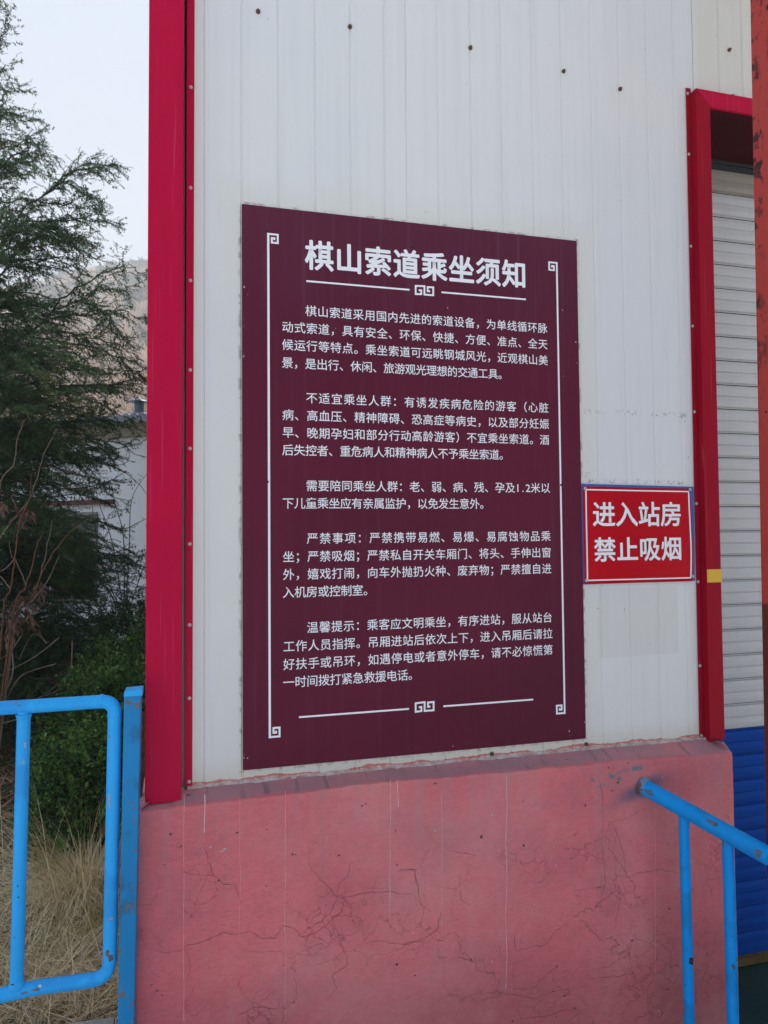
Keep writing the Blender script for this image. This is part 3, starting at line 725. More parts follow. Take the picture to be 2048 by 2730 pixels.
# pale chips along the plum edge
cp = MB()
for i in range(26):
    x = random.choice([0.006, 0.016, 1.192, 1.136, 0.3, 0.7]) + random.uniform(-0.004, 0.004); z = random.choice([0.02, 0.03, 0.04, 1.3, 1.42, 1.52, 1.35])
    if x in (0.3, 0.7): z = 1.78
    z += random.uniform(-0.02, 0.02); s_ = random.uniform(0.0006, 0.0022)
    cp.add([(x - s_, YB - 0.0003, z - s_), (x + s_ * 0.8, YB - 0.0003, z - s_ * 1.5), (x + s_, YB - 0.0003, z + s_), (x - s_ * 0.4, YB - 0.0003, z + s_ * 2)], [(0, 1, 2, 3)])
cpo = cp.obj('chips', MAT['drip_white'], bd); cpo['kind'] = 'stuff'

# ------------------------------------------------------------------ small red warning sign over an older blue one
bs = MB().hexa([(1.201, -0.0068, 0.5475), (1.672, -0.0068, 0.549), (1.672, -0.0048, 0.549), (1.201, -0.0048, 0.5475)],
               [(1.201, -0.0068, 0.9105), (1.676, -0.0068, 0.9035), (1.676, -0.0048, 0.9035), (1.201, -0.0048, 0.9105)]).obj('blue_sign', MAT['sheetblue'], bevel=0.0005)
tag(bs, 'plain blue sheet showing as a thin edge behind the red no smoking sign', 'sign')
ws = empty('warning_sign', (1.43, 0, 0.55), 'small red rectangular sign with white no smoking lettering, beside the plum board', 'sign')
nxs, nzs = 24, 18; wv_ = []; wf_ = []
def ysg(u, v):     # the thin sheet bows off the wall at its right edge
    return -0.0085 - 0.006 * max(0, u - 0.9) / 0.1 * math.sin(math.pi * min(1, max(0, v))) - 0.0015 * math.sin(3.1 * u * 3) * math.sin(v * 5) ** 2
def sgx(u, v): return 1.2055 + 0.4525 * u + 0.0015 * math.sin(v * 6) * u, 0.549 + (0.352 - 0.008 * u * 0.4) * v - 0.001 * u
for j in range(nzs + 1):
    for i in range(nxs + 1):
        x, z = sgx(i / nxs, j / nzs); wv_.append((x, ysg(i / nxs, j / nzs), z))
for j in range(nzs):
    for i in range(nxs):
        a = j * (nxs + 1) + i; wf_.append((a, a + 1, a + nxs + 2, a + nxs + 1))
so_ = pyd('sheet', wv_, wf_, MAT['red_sign'], ws, smooth=True)
sm = so_.modifiers.new('thick', 'SOLIDIFY'); sm.thickness = 0.0012; sm.offset = 1
def sline(u0, v0, u1, v1, wd):
    mb = MB(); n_ = 30; L_ = []
    for i in range(n_ + 1):
        u, v = u0 + (u1 - u0) * i / n_, v0 + (v1 - v0) * i / n_
        x, z = sgx(u, v); L_.append((x, ysg(u, v) - 0.0022, z))
    hz = abs(u1 - u0) > abs(v1 - v0)
    vs = []
    for (x, y, z) in L_:
        vs += [(x, y, z - wd / 2), (x, y, z + wd / 2)] if hz else [(x - wd / 2, y, z), (x + wd / 2, y, z)]
    mb.add(vs, [(2 * i, 2 * i + 2, 2 * i + 3, 2 * i + 1) for i in range(n_)]); return mb
sline(0.024, 0.966, 0.985, 0.966, 0.0048).obj('border_line', WH, ws)
sline(0.024, 0.037, 0.985, 0.037, 0.0048).obj('border_line', WH, ws)
sline(0.024, 0.045, 0.024, 0.958, 0.0052).obj('border_line', WH, ws)
sline(0.982, 0.045, 0.982, 0.958, 0.0058).obj('border_line', WH, ws)
def Z6(a, b): return at(1540 + a * 0.2532, 1260 + b * 0.2532, -0.01)
for s_, l, r_, t, b in (('进入站房', (160, 440), (1088, 450), (600, 315), (600, 572)), ('禁止吸烟', (172, 815), (1092, 812), (600, 685), (600, 935))):
    A, B, T, Bo = Z6(*l), Z6(*r_), Z6(*t), Z6(*b)
    text_line('text_line', s_, A.x - 0.003, (B.x - A.x + 0.006) / 4, (T.z + Bo.z) / 2, (T.z - Bo.z) * 1.03, -0.0125, ws, WH, bold=0.0019)
fasten(RIV, 'rivet', ws, [(1.213, -0.0115, 0.893), (1.212, -0.0105, 0.562), (1.655, -0.012, 0.893), (1.659, -0.012, 0.566)])

# ------------------------------------------------------------------ blue gate, square post, stake
YG = -0.125
def bend(a, c, b, r_, n_=8):
    """quarter bend replacing corner c between a and b"""
    a, b, c = Vector(a), Vector(b), Vector(c); d1 = (a - c).normalized(); d2 = (b - c).normalized()
    p0, p1 = c + d1 * r_, c + d2 * r_
    return [p0 * (1 - t) ** 2 + c * 2 * t * (1 - t) + p1 * t * t for t in [i / n_ for i in range(n_ + 1)]]
gt = empty('tube_gate', (-0.7, YG, -0.52), 'sky blue tubular barrier gate in front of dry grass, left of the square blue post', 'gate')
tl = at(-420, 1918, YG); trc = at(307, 1868, YG); brc = at(292, 2604, YG); bl = at(-420, 2732, YG)
ptop = at(0, 1888, YG); pts = [tl, ptop] + bend(ptop, trc, brc, 0.040) + bend(trc, brc, bl, 0.045) + [at(100, 2632, YG), at(0, 2654, YG), bl]
MB().tube(pts, 0.0188, 20).obj('frame', MAT['gate'], gt, smooth=True)
MB().tube([at(64, 1895, YG), at(56, 2200, YG), at(44, 2640, YG)], [0.0172] * 3, 18).obj('bar', MAT['gate'], gt, smooth=True)
MB().tube([at(-190, 1900, YG), at(-215, 2690, YG)], [0.0172] * 2, 18).obj('bar', MAT['gate'], gt, smooth=True)
for p, d in ((at(272, 1869, YG), Vector((1, 0, 0))), (at(305, 1905, YG), Vector((0, 0, 1))), (at(294, 2562, YG), Vector((0, 0, 1))), (at(250, 2612, YG), Vector((1, 0, 0.02)))):
    MB().tube([p - d * 0.0035, p - d * 0.001, p + d * 0.001, p + d * 0.0035], [0.0186, 0.0197, 0.0197, 0.0186], 20).obj('weld_collar', MAT['gate'], gt, smooth=True)
MB().tube([at(64, 1903, YG), at(63.5, 1917, YG)], [0.0215, 0.0172], 16).obj('weld_collar', MAT['gate'], gt, smooth=True)
MB().tube([at(45, 2628, YG), at(45.5, 2612, YG)], [0.0215, 0.0172], 16).obj('weld_collar', MAT['gate'], gt, smooth=True)

pa, pb, pc, pd = at(331, 1846, -0.15), at(376, 1843, -0.15), at(313.5, 2730, -0.15), at(357, 2730, -0.15)
k_ = (-1.14 - pc.z) / (pa.z - pc.z)
b0 = pc + (pa - pc) * k_; b1 = pd + (pb - pd) * k_
fp = MB().hexa([(b0.x, -0.15, -1.14), (b1.x, -0.15, -1.14), (b1.x, -0.102, -1.14), (b0.x, -0.102, -1.14)],
               [(pa.x, -0.15, pa.z), (pb.x, -0.15, pb.z), (pb.x, -0.102, pb.z), (pa.x, -0.102, pa.z)])
fpo = fp.obj('square_post', MAT['bluepost'], bevel=0.003)
cap = MB().hexa([(pa.x - 0.001, -0.1515, pa.z - 0.012), (pb.x + 0.004, -0.1515, pb.z - 0.012), (pb.x + 0.003, -0.1, pb.z - 0.012), (pa.x - 0.001, -0.1, pa.z - 0.012)],
                [(pa.x + 0.001, -0.150, pa.z + 0.003), (pb.x + 0.003, -0.150, pb.z + 0.005), (pb.x + 0.002, -0.1, pb.z + 0.006), (pa.x + 0.001, -0.1, pa.z + 0.004)]).obj('cap_plate', MAT['gate'], fpo, bevel=0.001)
tag(fpo, 'worn blue square steel post standing against the left edge of the pink base', 'post')
stk = MB()
sp_ = [at(388, 1898, 0.06), at(390, 1990, 0.06), at(384, 2080, 0.05), at(370, 2200, 0.05), at(355, 2400, 0.05), at(345, 2700, 0.05)]
stk.tube([p + Vector((-0.012, 0, 0)) for p in sp_], [0.010, 0.011, 0.012, 0.012, 0.013, 0.013], 9)
sto = stk.obj('wooden_stake', simple('weathered wood', (0.20, 0.12, 0.06), (0.10, 0.06, 0.03), 30, bump=0.8), smooth=True)
tag(sto, 'brown wooden stake squeezed between the square blue post and the crimson corner', 'stake')

# ------------------------------------------------------------------ handrail and red oxide post
hr = empty('handrail', (1.45, -0.3, -1.14), 'bright blue steel handrail sloping from the pink wall to the rusty red post', 'handrail')
A0 = Vector((1.373, -0.080, -0.158)); d_ = CF + CR * ((2043 - 1024) / FPX) - CU * ((2279 - 1365) / FPX); B0 = CP + d_ * 2.075
A1 = A0 + (A0 - B0).normalized() * 0.02
MB().tube([A1, A0 + (B0 - A0) * 0.5, B0 + (B0 - A0).normalized() * 0.01], 0.0278, 24).obj('top_rail', MAT['rail'], hr, smooth=True)
def on_rail(px):
    best = min(((abs(1024 + FPX * ((A0 + (B0 - A0) * t - CP).dot(CR)) / ((A0 + (B0 - A0) * t - CP).dot(CF)) - px), t) for t in [i / 400 for i in range(401)]))
    return A0 + (B0 - A0) * best[1]
for px, r_ in ((1823, 0.0172), (1940, 0.0178)):
    p = on_rail(px)
    MB().tube([p + Vector((0, 0, -0.012)), (p.x + 0.002, p.y, -0.6), (p.x + 0.003, p.y, -1.14)], [r_] * 3, 18).obj('baluster', MAT['rail'], hr, smooth=True)
wdl = MB()
ring = []
ax = (A0 - B0).normalized()
q0 = A0 - ax * 0.014
wdl.tube([q0 + ax * 0.012, q0, q0 - ax * 0.006], [0.036, 0.0335, 0.0280], 22)
for i, v in enumerate(wdl.v):
    nn = mnoise.noise((v[0] * 90, v[1] * 90, v[2] * 90)) * 0.003; wdl.v[i] = (v[0] + nn, v[1], v[2] + nn)
wdl.obj('weld_collar', paint('chipped blue weld', (0.12, 0.22, 0.36), wear=(0.1, 0.08, 0.08), chips=0.55, bumps=1.0, rough=0.7), hr, smooth=True)

chip_m = {}
def chips_on(parent, p0, p1, r_, lst, col):
    if col not in chip_m: chip_m[col] = simple('bare metal ' + str(len(chip_m)), col, tuple(c * 0.5 for c in col), 60, bump=0.5, dist=0.001)
    ax_ = (p1 - p0).normalized(); v_ = CP - p0; v_ = (v_ - ax_ * v_.dot(ax_)).normalized(); u_ = ax_.cross(v_); mb = MB()
    for (t, ang_, la, lc) in lst:
        c = p0 + (p1 - p0) * t; nn_ = 11; vs = []
        def sp_(a, b): return c + ax_ * a + (v_ * math.cos(b) + u_ * math.sin(b)) * (r_ + 0.0005)
        for j in (0.5, 1.0):
            for i in range(nn_):
                k = j * (1 if j < 1 else random.uniform(0.6, 1.15)); th = i * 2 * math.pi / nn_; vs.append(sp_(la * k * math.cos(th), ang_ + lc * k * math.sin(th) / r_))
        vs.append(sp_(0, ang_)); fs = [(22, i, (i + 1) % 11) for i in range(11)] + [(i, 11 + i, 11 + (i + 1) % 11, (i + 1) % 11) for i in range(11)]
        mb.add(vs, fs)
    o = mb.obj('paint_chips', chip_m[col], parent); o['kind'] = 'stuff'
GREY, DK, PALE = (0.13, 0.20, 0.28), (0.05, 0.045, 0.045), (0.30, 0.46, 0.68)
b1 = on_rail(1823); b2 = on_rail(1940)
chips_on(hr, b1, Vector((b1.x + 0.003, b1.y, -1.14)), 0.0172, [(0.515, -0.75, 0.017, 0.011), (0.475, 0.1, 0.002, 0.002), (0.03, -0.7, 0.004, 0.003), (0.60, 0.5, 0.003, 0.002)], DK)
chips_on(hr, b2, Vector((b2.x + 0.003, b2.y, -1.14)), 0.0178, [(0.44, -0.35, 0.010, 0.006), (0.42, -1.1, 0.006, 0.003), (0.03, 0.9, 0.012, 0.004)], GREY)
chips_on(hr, A0, B0, 0.0278, [(0.10, 0.3, 0.022, 0.009), (0.62, -0.2, 0.02, 0.010), (0.97, 0.2, 0.012, 0.014), (0.40, 0.9, 0.003, 0.002), (0.3, -0.6, 0.004, 0.002), (0.75, 1.2, 0.03, 0.003)], GREY)
g0, g1 = at(64, 1895, YG), at(44, 2640, YG)
chips_on(gt, g0, g1, 0.0172, [(0.62, 0.2, 0.004, 0.0015), (0.66, 0.1, 0.003, 0.002), (0.80, 0.5, 0.002, 0.0015), (0.97, 0.6, 0.006, 0.006)], DK)
chips_on(gt, g0, g1, 0.0172, [(0.12, -0.3, 0.012, 0.004), (0.18, -0.1, 0.01, 0.003)], PALE)
g0, g1 = at(307, 1868, YG), at(292, 2604, YG)
chips_on(gt, g0, g1, 0.0188, [(0.90, 0.35, 0.012, 0.006), (0.92, -0.1, 0.013, 0.008)], (0.16, 0.13, 0.14))
chips_on(gt, g0, g1, 0.0188, [(0.78, -0.1, 0.007, 0.006), (0.83, -0.7, 0.004, 0.002), (0.36, 0.6, 0.03, 0.005), (0.68, 0.2, 0.004, 0.002)], PALE)
g0, g1 = at(60, 2638, YG), at(251, 2608, YG)
chips_on(gt, g0, g1, 0.0188, [(0.2, 0.3, 0.012, 0.004), (0.05, 0.5, 0.01, 0.004), (0.5, 1.1, 0.012, 0.002)], (0.20, 0.24, 0.34))
chips_on(gt, g0, g1, 0.0188, [(0.26, -0.1, 0.005, 0.004)], (0.75, 0.76, 0.80))
g0, g1 = at(0, 1888, YG), at(265, 1870, YG)
chips_on(gt, g0, g1, 0.0188, [(0.2, -0.2, 0.006, 0.003), (0.17, -0.6, 0.006, 0.002), (0.8, 0.5, 0.004, 0.002)], (0.24, 0.24, 0.26))

yb_ = -0.405
e0 = at(1999, 0, yb_); e1 = at(2042, 2275, yb_)
def exx(z): return e0.x + (e1.x - e0.x) * (z - e0.z) / (e1.z - e0.z)
zt_, zl_ = 3.6, -1.14
po = MB().hexa([(exx(zl_), yb_ - 0.10, zl_), (exx(zl_) + 0.10, yb_ - 0.10, zl_), (exx(zl_) + 0.10, yb_, zl_), (exx(zl_), yb_, zl_)],
               [(exx(zt_), yb_ - 0.10, zt_), (exx(zt_) + 0.10, yb_ - 0.10, zt_), (exx(zt_) + 0.10, yb_, zt_), (exx(zt_), yb_, zt_)])
poo = po.obj('steel_column', MAT['post'], bevel=0.005, seg=3)
tag(poo, 'rusty red oxide square steel column at the right picture edge, dark maroon below', 'column')
# unseen beam and roof added over the column to shade the right side
cn = MB(); cn.box(1.45, 6.0, -0.56, -0.36, 3.62, 3.78); cn.box(2.0, 6.0, -3.0, -0.5, 3.785, 3.84)
cno = cn.obj('shade_canopy', MAT['interior'], bevel=0.01); tag(cno, 'unseen flat roof added on the red oxide column to shade the right side', 'shade_canopy')

# ------------------------------------------------------------------ white house behind
P0 = CP + (CF + CR * ((399 - 1024) / FPX)) * 10.0
ang = math.atan2(-0.553, 0.833)
wh = empty('white_house', (P0.x, P0.y, -0.85), 'long white rendered house with a grey tiled roof seen behind the cedar', 'house', rz=ang)
WL, WR_, EH = -13.0, 5.0, 3.26
MB().box(WL, WR_, 0, 0.25, 0, EH).obj('wall', simple('pale blue-white render', (0.80, 0.84, 0.88), (0.74, 0.77, 0.78), 1.5, bump=0.2), wh)
MB().box(WL, WR_, 0.255, 5.0, 0, EH - 0.05).obj('rear_wall', MAT['interior'], wh)
MB().box(WL - 0.2, WR_ + 0.2, -0.10, 0.0, EH - 0.20, EH + 0.0).obj('eave_board', simple('cream eave', (0.36, 0.34, 0.25), (0.30, 0.28, 0.20), 3), wh)
rfm = simple('grey roof tile', (0.30, 0.31, 0.37), (0.20, 0.21, 0.25), 12)
rof = MB().hexa([(WL - 0.3, -0.30, EH + 0.005), (WR_ + 0.3, -0.30, EH + 0.005), (WR_ + 0.3, 2.6, EH + 0.18), (WL - 0.3, 2.6, EH + 0.18)],
                [(WL - 0.3, -0.30, EH + 0.045), (WR_ + 0.3, -0.30, EH + 0.045), (WR_ + 0.3, 2.6, EH + 0.22), (WL - 0.3, 2.6, EH + 0.22)]).obj('roof', rfm, wh)
tmb = MB(); sg = 8; r_ = 0.062
for yy, zz in ((-0.36, 0.040), (2.6, 0.215)):
    tmb.v += [(math.cos(math.pi * k / sg) * r_, yy, zz + math.sin(math.pi * k / sg) * r_ * 0.85) for k in range(sg + 1)]
tmb.f = [(k, k + 1, sg + 1 + k + 1, sg + 1 + k) for k in range(sg)] + [tuple(range(sg, -1, -1))]
tme = bpy.data.meshes.new('roof_tile'); tme.from_pydata(tmb.v, [], tmb.f); tme.update(); tme.materials.append(rfm); tme.shade_flat()
tmb2 = MB()
tmb2.tube([(0, -0.37, 0.015), (0, -0.345, 0.02)], [0.058, 0.058], 12)
tmv = bpy.data.meshes.new('tile_end'); tmv.from_pydata(tmb2.v, [], tmb2.f); tmv.update(); tmv.materials.append(rfm)
x = -8.0
while x < WR_ - 0.1:
    o = bpy.data.objects.new('roof_tile', tme); COL.objects.link(o); o.parent = rof; o.location = (x, random.uniform(-0.01, 0.01), EH)
    o = bpy.data.objects.new('tile_end', tmv); COL.objects.link(o); o.parent = rof; o.location = (x + 0.062, 0, EH - 0.01)
    x += 0.138
def house_x(px, zl):
    """local x on the house wall below photo column px"""
    d = CF + CR * ((px - 1024) / FPX); dx_, dy_ = d.x, d.y
    ux, uy = math.cos(ang), math.sin(ang)
    # CP + t d = P0 + s u
    det = dx_ * (-uy) - dy_ * (-ux); bx, by = P0.x - CP.x, P0.y - CP.y
    t = (bx * (-uy) - by * (-ux)) / det; return (CP.x + t * dx_ - P0.x) * ux + (CP.y + t * dy_ - P0.y) * uy, t
xr_, tr_ = house_x(308, 0); xl_, tl_ = house_x(60, 0)
zl_l = CP.z + (1430 - 1328) / FPX * tr_ + 0.85
lint = MB().box(xl_ - 0.4, xr_, -0.06, -0.003, zl_l - 0.07, zl_l).obj('window_lintel', paint('old red band', (0.10, 0.008, 0.014), chips=1), wh)
wz = zl_l - 0.30
gl = M('dark window glass', 0.12); gl.base((0.02, 0.025, 0.025)); gl.setp('Specular_IOR_Level', 0.8)
frm = simple('grey frame', (0.30, 0.29, 0.26), (0.22, 0.21, 0.19), 10)
xx = xl_ - 0.3
while xx < xr_ - 0.5:
    wf = MB(); x1 = xx + 0.86; z0, z1 = wz - 1.25, wz + 0.12
    wf.box(xx, xx + 0.05, -0.045, -0.004, z0, z1).box(x1 - 0.05, x1, -0.045, -0.004, z0, z1).box(xx + 0.052, x1 - 0.052, -0.045, -0.004, z1 - 0.05, z1).box(xx + 0.052, x1 - 0.052, -0.045, -0.004, z0, z0 + 0.05).box(xx + 0.40, xx + 0.44, -0.043, -0.004, z0 + 0.052, z1 - 0.052)
    wo_ = wf.obj('window', frm, wh); MB().box(xx + 0.05, x1 - 0.05, -0.02, -0.005, z0 + 0.05, z1 - 0.05).obj('pane', gl.m, wo_).location = (0, 0, 0)
    xx += 0.92
# roof finial near the right end
fx, ft = house_x(358, 0)
fz = CP.z + (1430 - 1068) / FPX * ft + 0.85
fn = MB(); fn.tube([(fx, 0.1, fz - 0.15), (fx, 0.1, fz + 0.02)], 0.07, 10).tube([(fx, 0.1, fz + 0.02), (fx, 0.1, fz + 0.035), (fx, 0.1, fz + 0.07), (fx, 0.1, fz + 0.085)], [0.16, 0.14, 0.04, 0.02], 14)
fn.obj('vent_cowl', paint('slate blue cowl', (0.05, 0.09, 0.12), chips=1), wh)

# ------------------------------------------------------------------ vegetation
def foliage_mat(name, c1, c2, c3=None, trans=0.3, rough=0.55):
    k = M(name, rough); k.setp('Specular_IOR_Level', 0.25)
    t = k.n('Attribute', attribute_name='tone', out=2)
    c = k.mix(k.mr(t, 0, 1, smooth=False), c1, c2)
    if c3: c = k.mix(k.mr(k.noise(3, det=2), 0.55, 0.7), c, c3)
    k.base(c)
    tr = k.nt.nodes.new('ShaderNodeBsdfTranslucent'); k.nt.links.new(c, tr.inputs[0])
    ms = k.nt.nodes.new('ShaderNodeMixShader'); ms.inputs[0].default_value = trans
    k.nt.links.new(k.b.outputs[0], ms.inputs[1]); k.nt.links.new(tr.outputs[0], ms.inputs[2]); k.nt.links.new(ms.outputs[0], k.out.inputs[0])
    return k.m

def frames(D, roll=None):
    """rotation matrices whose +X axis follows D (n,3)"""
    D = D / np.linalg.norm(D, axis=1, keepdims=True)
    up = np.tile(np.array([0.0, 0.0, 1.0]), (len(D), 1)); bad = np.abs(D[:, 2]) > 0.95; up[bad] = (0, 1, 0)
    Y = np.cross(up, D); Y /= np.linalg.norm(Y, axis=1, keepdims=True); Z = np.cross(D, Y)
    if roll is not None:
        c, s = np.cos(roll)[:, None], np.sin(roll)[:, None]; Y, Z = Y * c + Z * s, -Y * s + Z * c
    return np.stack([D, Y, Z], 2)       # columns
def scatter(T, F, pos, Rm, sc, tone=None, ttone=None):
    n_ = len(pos); V = np.einsum('nij,kj->nki', Rm, T) * sc[:, None, None] + pos[:, None, :]
    FF = F[None] + (np.arange(n_) * len(T))[:, None, None]
    tn = np.repeat(tone if tone is not None else rng.random(n_), len(T))
    if ttone is not None: tn = np.clip(tn * 0.6 + np.tile(ttone, n_) * 0.4, 0, 1)
    return V.reshape(-1, 3), FF.reshape(-1, F.shape[1]), tn

# cedar spray: a thin drooping twig of length 1 unit (0.22 m) with needle tufts
def spray(seed, L_=0.22, ntuft=10, nn=7):
    r2 = np.random.default_rng(seed); V = []; F = []
    def tri(a, b, c): i = len(V); V.extend([a, b, c]); F.append((i, i + 1, i + 2))
    pts = []; ph = r2.uniform(0, 6, 2)
    for i in range(9):
        t = i / 8; pts.append(np.array([L_ * t, 0.014 * (math.sin(t * 5 + ph[0]) - math.sin(ph[0])), 0.012 * (math.sin(t * 4 + ph[1]) - math.sin(ph[1])) - 0.018 * t * t]))
    for i in range(0, 8, 2):
        w_ = 0.0012 * (1 - i / 12); a, b = pts[i], pts[i + 2]
        for off in (np.array([0, w_, 0]), np.array([0, 0, w_])):
            j = len(V); V.extend([a - off, a + off, b + off]); F.append((j, j + 1, j + 2)); j = len(V); V.extend([a - off, b + off, b - off]); F.append((j, j + 1, j + 2))
    for q in range(ntuft):
        t = (q + r2.uniform(0.3, 0.9)) / ntuft; i = min(7, int(t * 8)); p = pts[i] + (pts[i + 1] - pts[i]) * (t * 8 - i)
        c = r2.normal(size=3); c[0] = 0; c = c / np.linalg.norm(c) * 0.004; p = p + c
        for _ in range(nn if q < ntuft - 1 else nn + 5):
            d = r2.normal(size=3) + c * 120; d[0] += 0.35; d /= np.linalg.norm(d); ln_ = r2.uniform(0.018, 0.034)
            s = np.cross(d, r2.normal(size=3)); s = s / np.linalg.norm(s) * 0.0031
            tri(p - s, p + s, p + d * ln_)
    return np.array(V), np.array(F)
SPR = [spray(i) for i in range(4)]

def catmull(P_, n_=10):
    out = []
    P_ = [Vector(p) for p in P_]
    for i in range(len(P_) - 1):
        p0, p1, p2, p3 = P_[max(i - 1, 0)], P_[i], P_[i + 1], P_[min(i + 2, len(P_) - 1)]
        for k in range(n_):
            t = k / n_; out.append(0.5 * ((2 * p1) + (p2 - p0) * t + (2 * p0 - 5 * p1 + 4 * p2 - p3) * t * t + (3 * p1 - p0 - 3 * p2 + p3) * t ** 3))
    out.append(P_[-1]); return out

bark = simple('cedar bark', (0.06, 0.048, 0.038), (0.035, 0.028, 0.022), 25, bump=0.8)
TY = 3.9
tb = at(-75, 1900, TY)
ced = empty('cedar_tree', (tb.x, TY, -0.82), 'dark green drooping cedar at the left, in front of the white house', 'tree')
MB().tube([(tb.x, TY, -0.85), (tb.x + 0.02, TY, 0.5), (tb.x - 0.02, TY + 0.02, 2.2), (tb.x + 0.02, TY, 3.8), (tb.x, TY, 5.0), (tb.x, TY, 6.0)], [0.14, 0.12, 0.10, 0.06, 0.03, 0.008], 12).obj('trunk', bark, ced, smooth=True)
branches = []
# silhouette branches read off the photo: px points, plane offset
SIL = [
 ([(-75, 260), (-30, 200), (0, 110), (30, 72)], 0.0), ([(-75, 330), (-20, 290), (20, 240), (52, 222)], 0.15), ([(-75, 420), (-10, 340), (40, 315), (92, 322)], -0.2),
 ([(-75, 500), (0, 420), (60, 380), (122, 348)], 0.1), ([(-75, 560), (10, 470), (80, 430), (152, 415)], 0.35), ([(-75, 560), (20, 440), (80, 385), (122, 396)], -0.4),
 ([(-75, 760), (20, 640), (110, 520), (200, 450), (270, 425), (322, 440)], 0.0), ([(130, 505), (190, 478), (240, 462), (282, 468)], 0.1), ([(195, 455), (240, 450), (290, 448), (322, 458)], -0.1),
 ([(120, 520), (180, 500), (230, 510), (270, 535)], -0.15), ([(160, 480), (215, 490), (245, 520), (266, 532)], 0.1), ([(100, 540), (170, 540), (240, 550), (285, 582)], 0.1), ([(60, 590), (150, 590), (240, 585), (323, 602)], 0.0),
 ([(60, 600), (140, 620), (200, 635), (256, 660)], -0.2), ([(80, 600), (160, 625), (225, 650), (268, 682)], 0.2), ([(-75, 800), (20, 700), (90, 640), (170, 660), (215, 700)], 0.3),
 ([(-75, 1000), (110, 850), (200, 790), (290, 732), (345, 712), (392, 722)], 0.0), ([(150, 825), (240, 795), (310, 780), (350, 790)], 0.15), ([(290, 735), (335, 730), (372, 745)], 0.0),
 ([(130, 850), (230, 835), (330, 828), (402, 858)], -0.15), ([(120, 880), (220, 890), (310, 915), (372, 970)], 0.1), ([(90, 900), (230, 930), (340, 985), (410, 1040)], 0.2), ([(200, 800), (270, 830), (320, 880), (345, 905)], -0.2),
 ([(-75, 1000), (20, 940), (110, 930), (200, 960), (260, 1010)], -0.4),
 ([(-75, 1180), (80, 1090), (220, 1060), (320, 1100), (400, 1160)], -0.3), ([(-75, 1200), (80, 1130), (240, 1110), (340, 1130), (420, 1150)], 0.2),
 ([(-75, 1260), (100, 1190), (240, 1200), (330, 1240), (390, 1310)], 0.0), ([(-75, 1330), (80, 1260), (200, 1270), (280, 1300), (345, 1345)], -0.4),
 ([(-75, 1400), (100, 1360), (230, 1370), (330, 1400), (430, 1360)], 0.3), ([(-75, 1450), (90, 1420), (230, 1440), (330, 1480), (400, 1520)], 0.0),
 ([(-75, 1480), (80, 1490), (200, 1520), (290, 1570), (350, 1640)], -0.3), ([(-75, 1520), (100, 1540), (240, 1540), (340, 1560), (420, 1590)], 0.4),
 ([(-75, 1560), (60, 1600), (170, 1640), (240, 1690)], 0.1), ([(-75, 1580), (60, 1640), (140, 1700), (180, 1750)], -0.3),
 ([(-75, 1300), (60, 1330), (180, 1420), (260, 1500)], -0.5), ([(-75, 1450), (80, 1500), (200, 1600), (300, 1650)], 0.0)]
for P_, off in SIL:
    pts = []
    for i, (px, py) in enumerate(P_):
        t = i / (len(P_) - 1); pts.append(at(px + random.gauss(0, 5) * (t < 1), py + random.gauss(0, 9) * (0 < t < 1), TY + off * 1.8 * t))
    branches.append(catmull(pts, 6))
for i in range(230):
    z0 = random.uniform(0.5, 5.6) if i > 160 else (random.uniform(-0.6, 3.0) if i > 45 else random.uniform(-0.6, 0.7))
    az = random.uniform(0, 2 * math.pi)
    if math.cos(az) < -0.4 and random.random() < 0.6: az += math.pi
    Lb = (1.6 if z0 < 2.3 else (1.15 if z0 < 2.9 else max(0.22, 1.15 - (z0 - 2.9) * 0.60))) * random.uniform(0.55, 1.0)
    rise = random.uniform(-0.25, 0.5) * (0.5 + 0.12 * z0)
    dx_, dy_ = math.cos(az), math.sin(az)
    pts = [Vector((tb.x, TY, z0)), Vector((tb.x + dx_ * Lb * 0.35, TY + dy_ * Lb * 0.35, z0 + rise * Lb * 0.5)),
           Vector((tb.x + dx_ * Lb * 0.7, TY + dy_ * Lb * 0.7, z0 + rise * Lb * 0.55 + random.uniform(-0.1, 0.05))),
           Vector((tb.x + dx_ * Lb, TY + dy_ * Lb, z0 + rise * Lb * 0.6 + random.uniform(-0.25, 0.08)))]
    branches.append(catmull(pts, 5))
for b in branches:
    k0 = random.random() * 50
    for j, p in enumerate(b):
        q_ = j / len(b); b[j] = p + Vector((mnoise.noise((k0, j * 0.45, 0)), mnoise.noise((k0, j * 0.45, 7)), mnoise.noise((k0, j * 0.45, 14)))) * 0.055 * min(1, q_ * 3)
pos = []; drs = []; scs = []
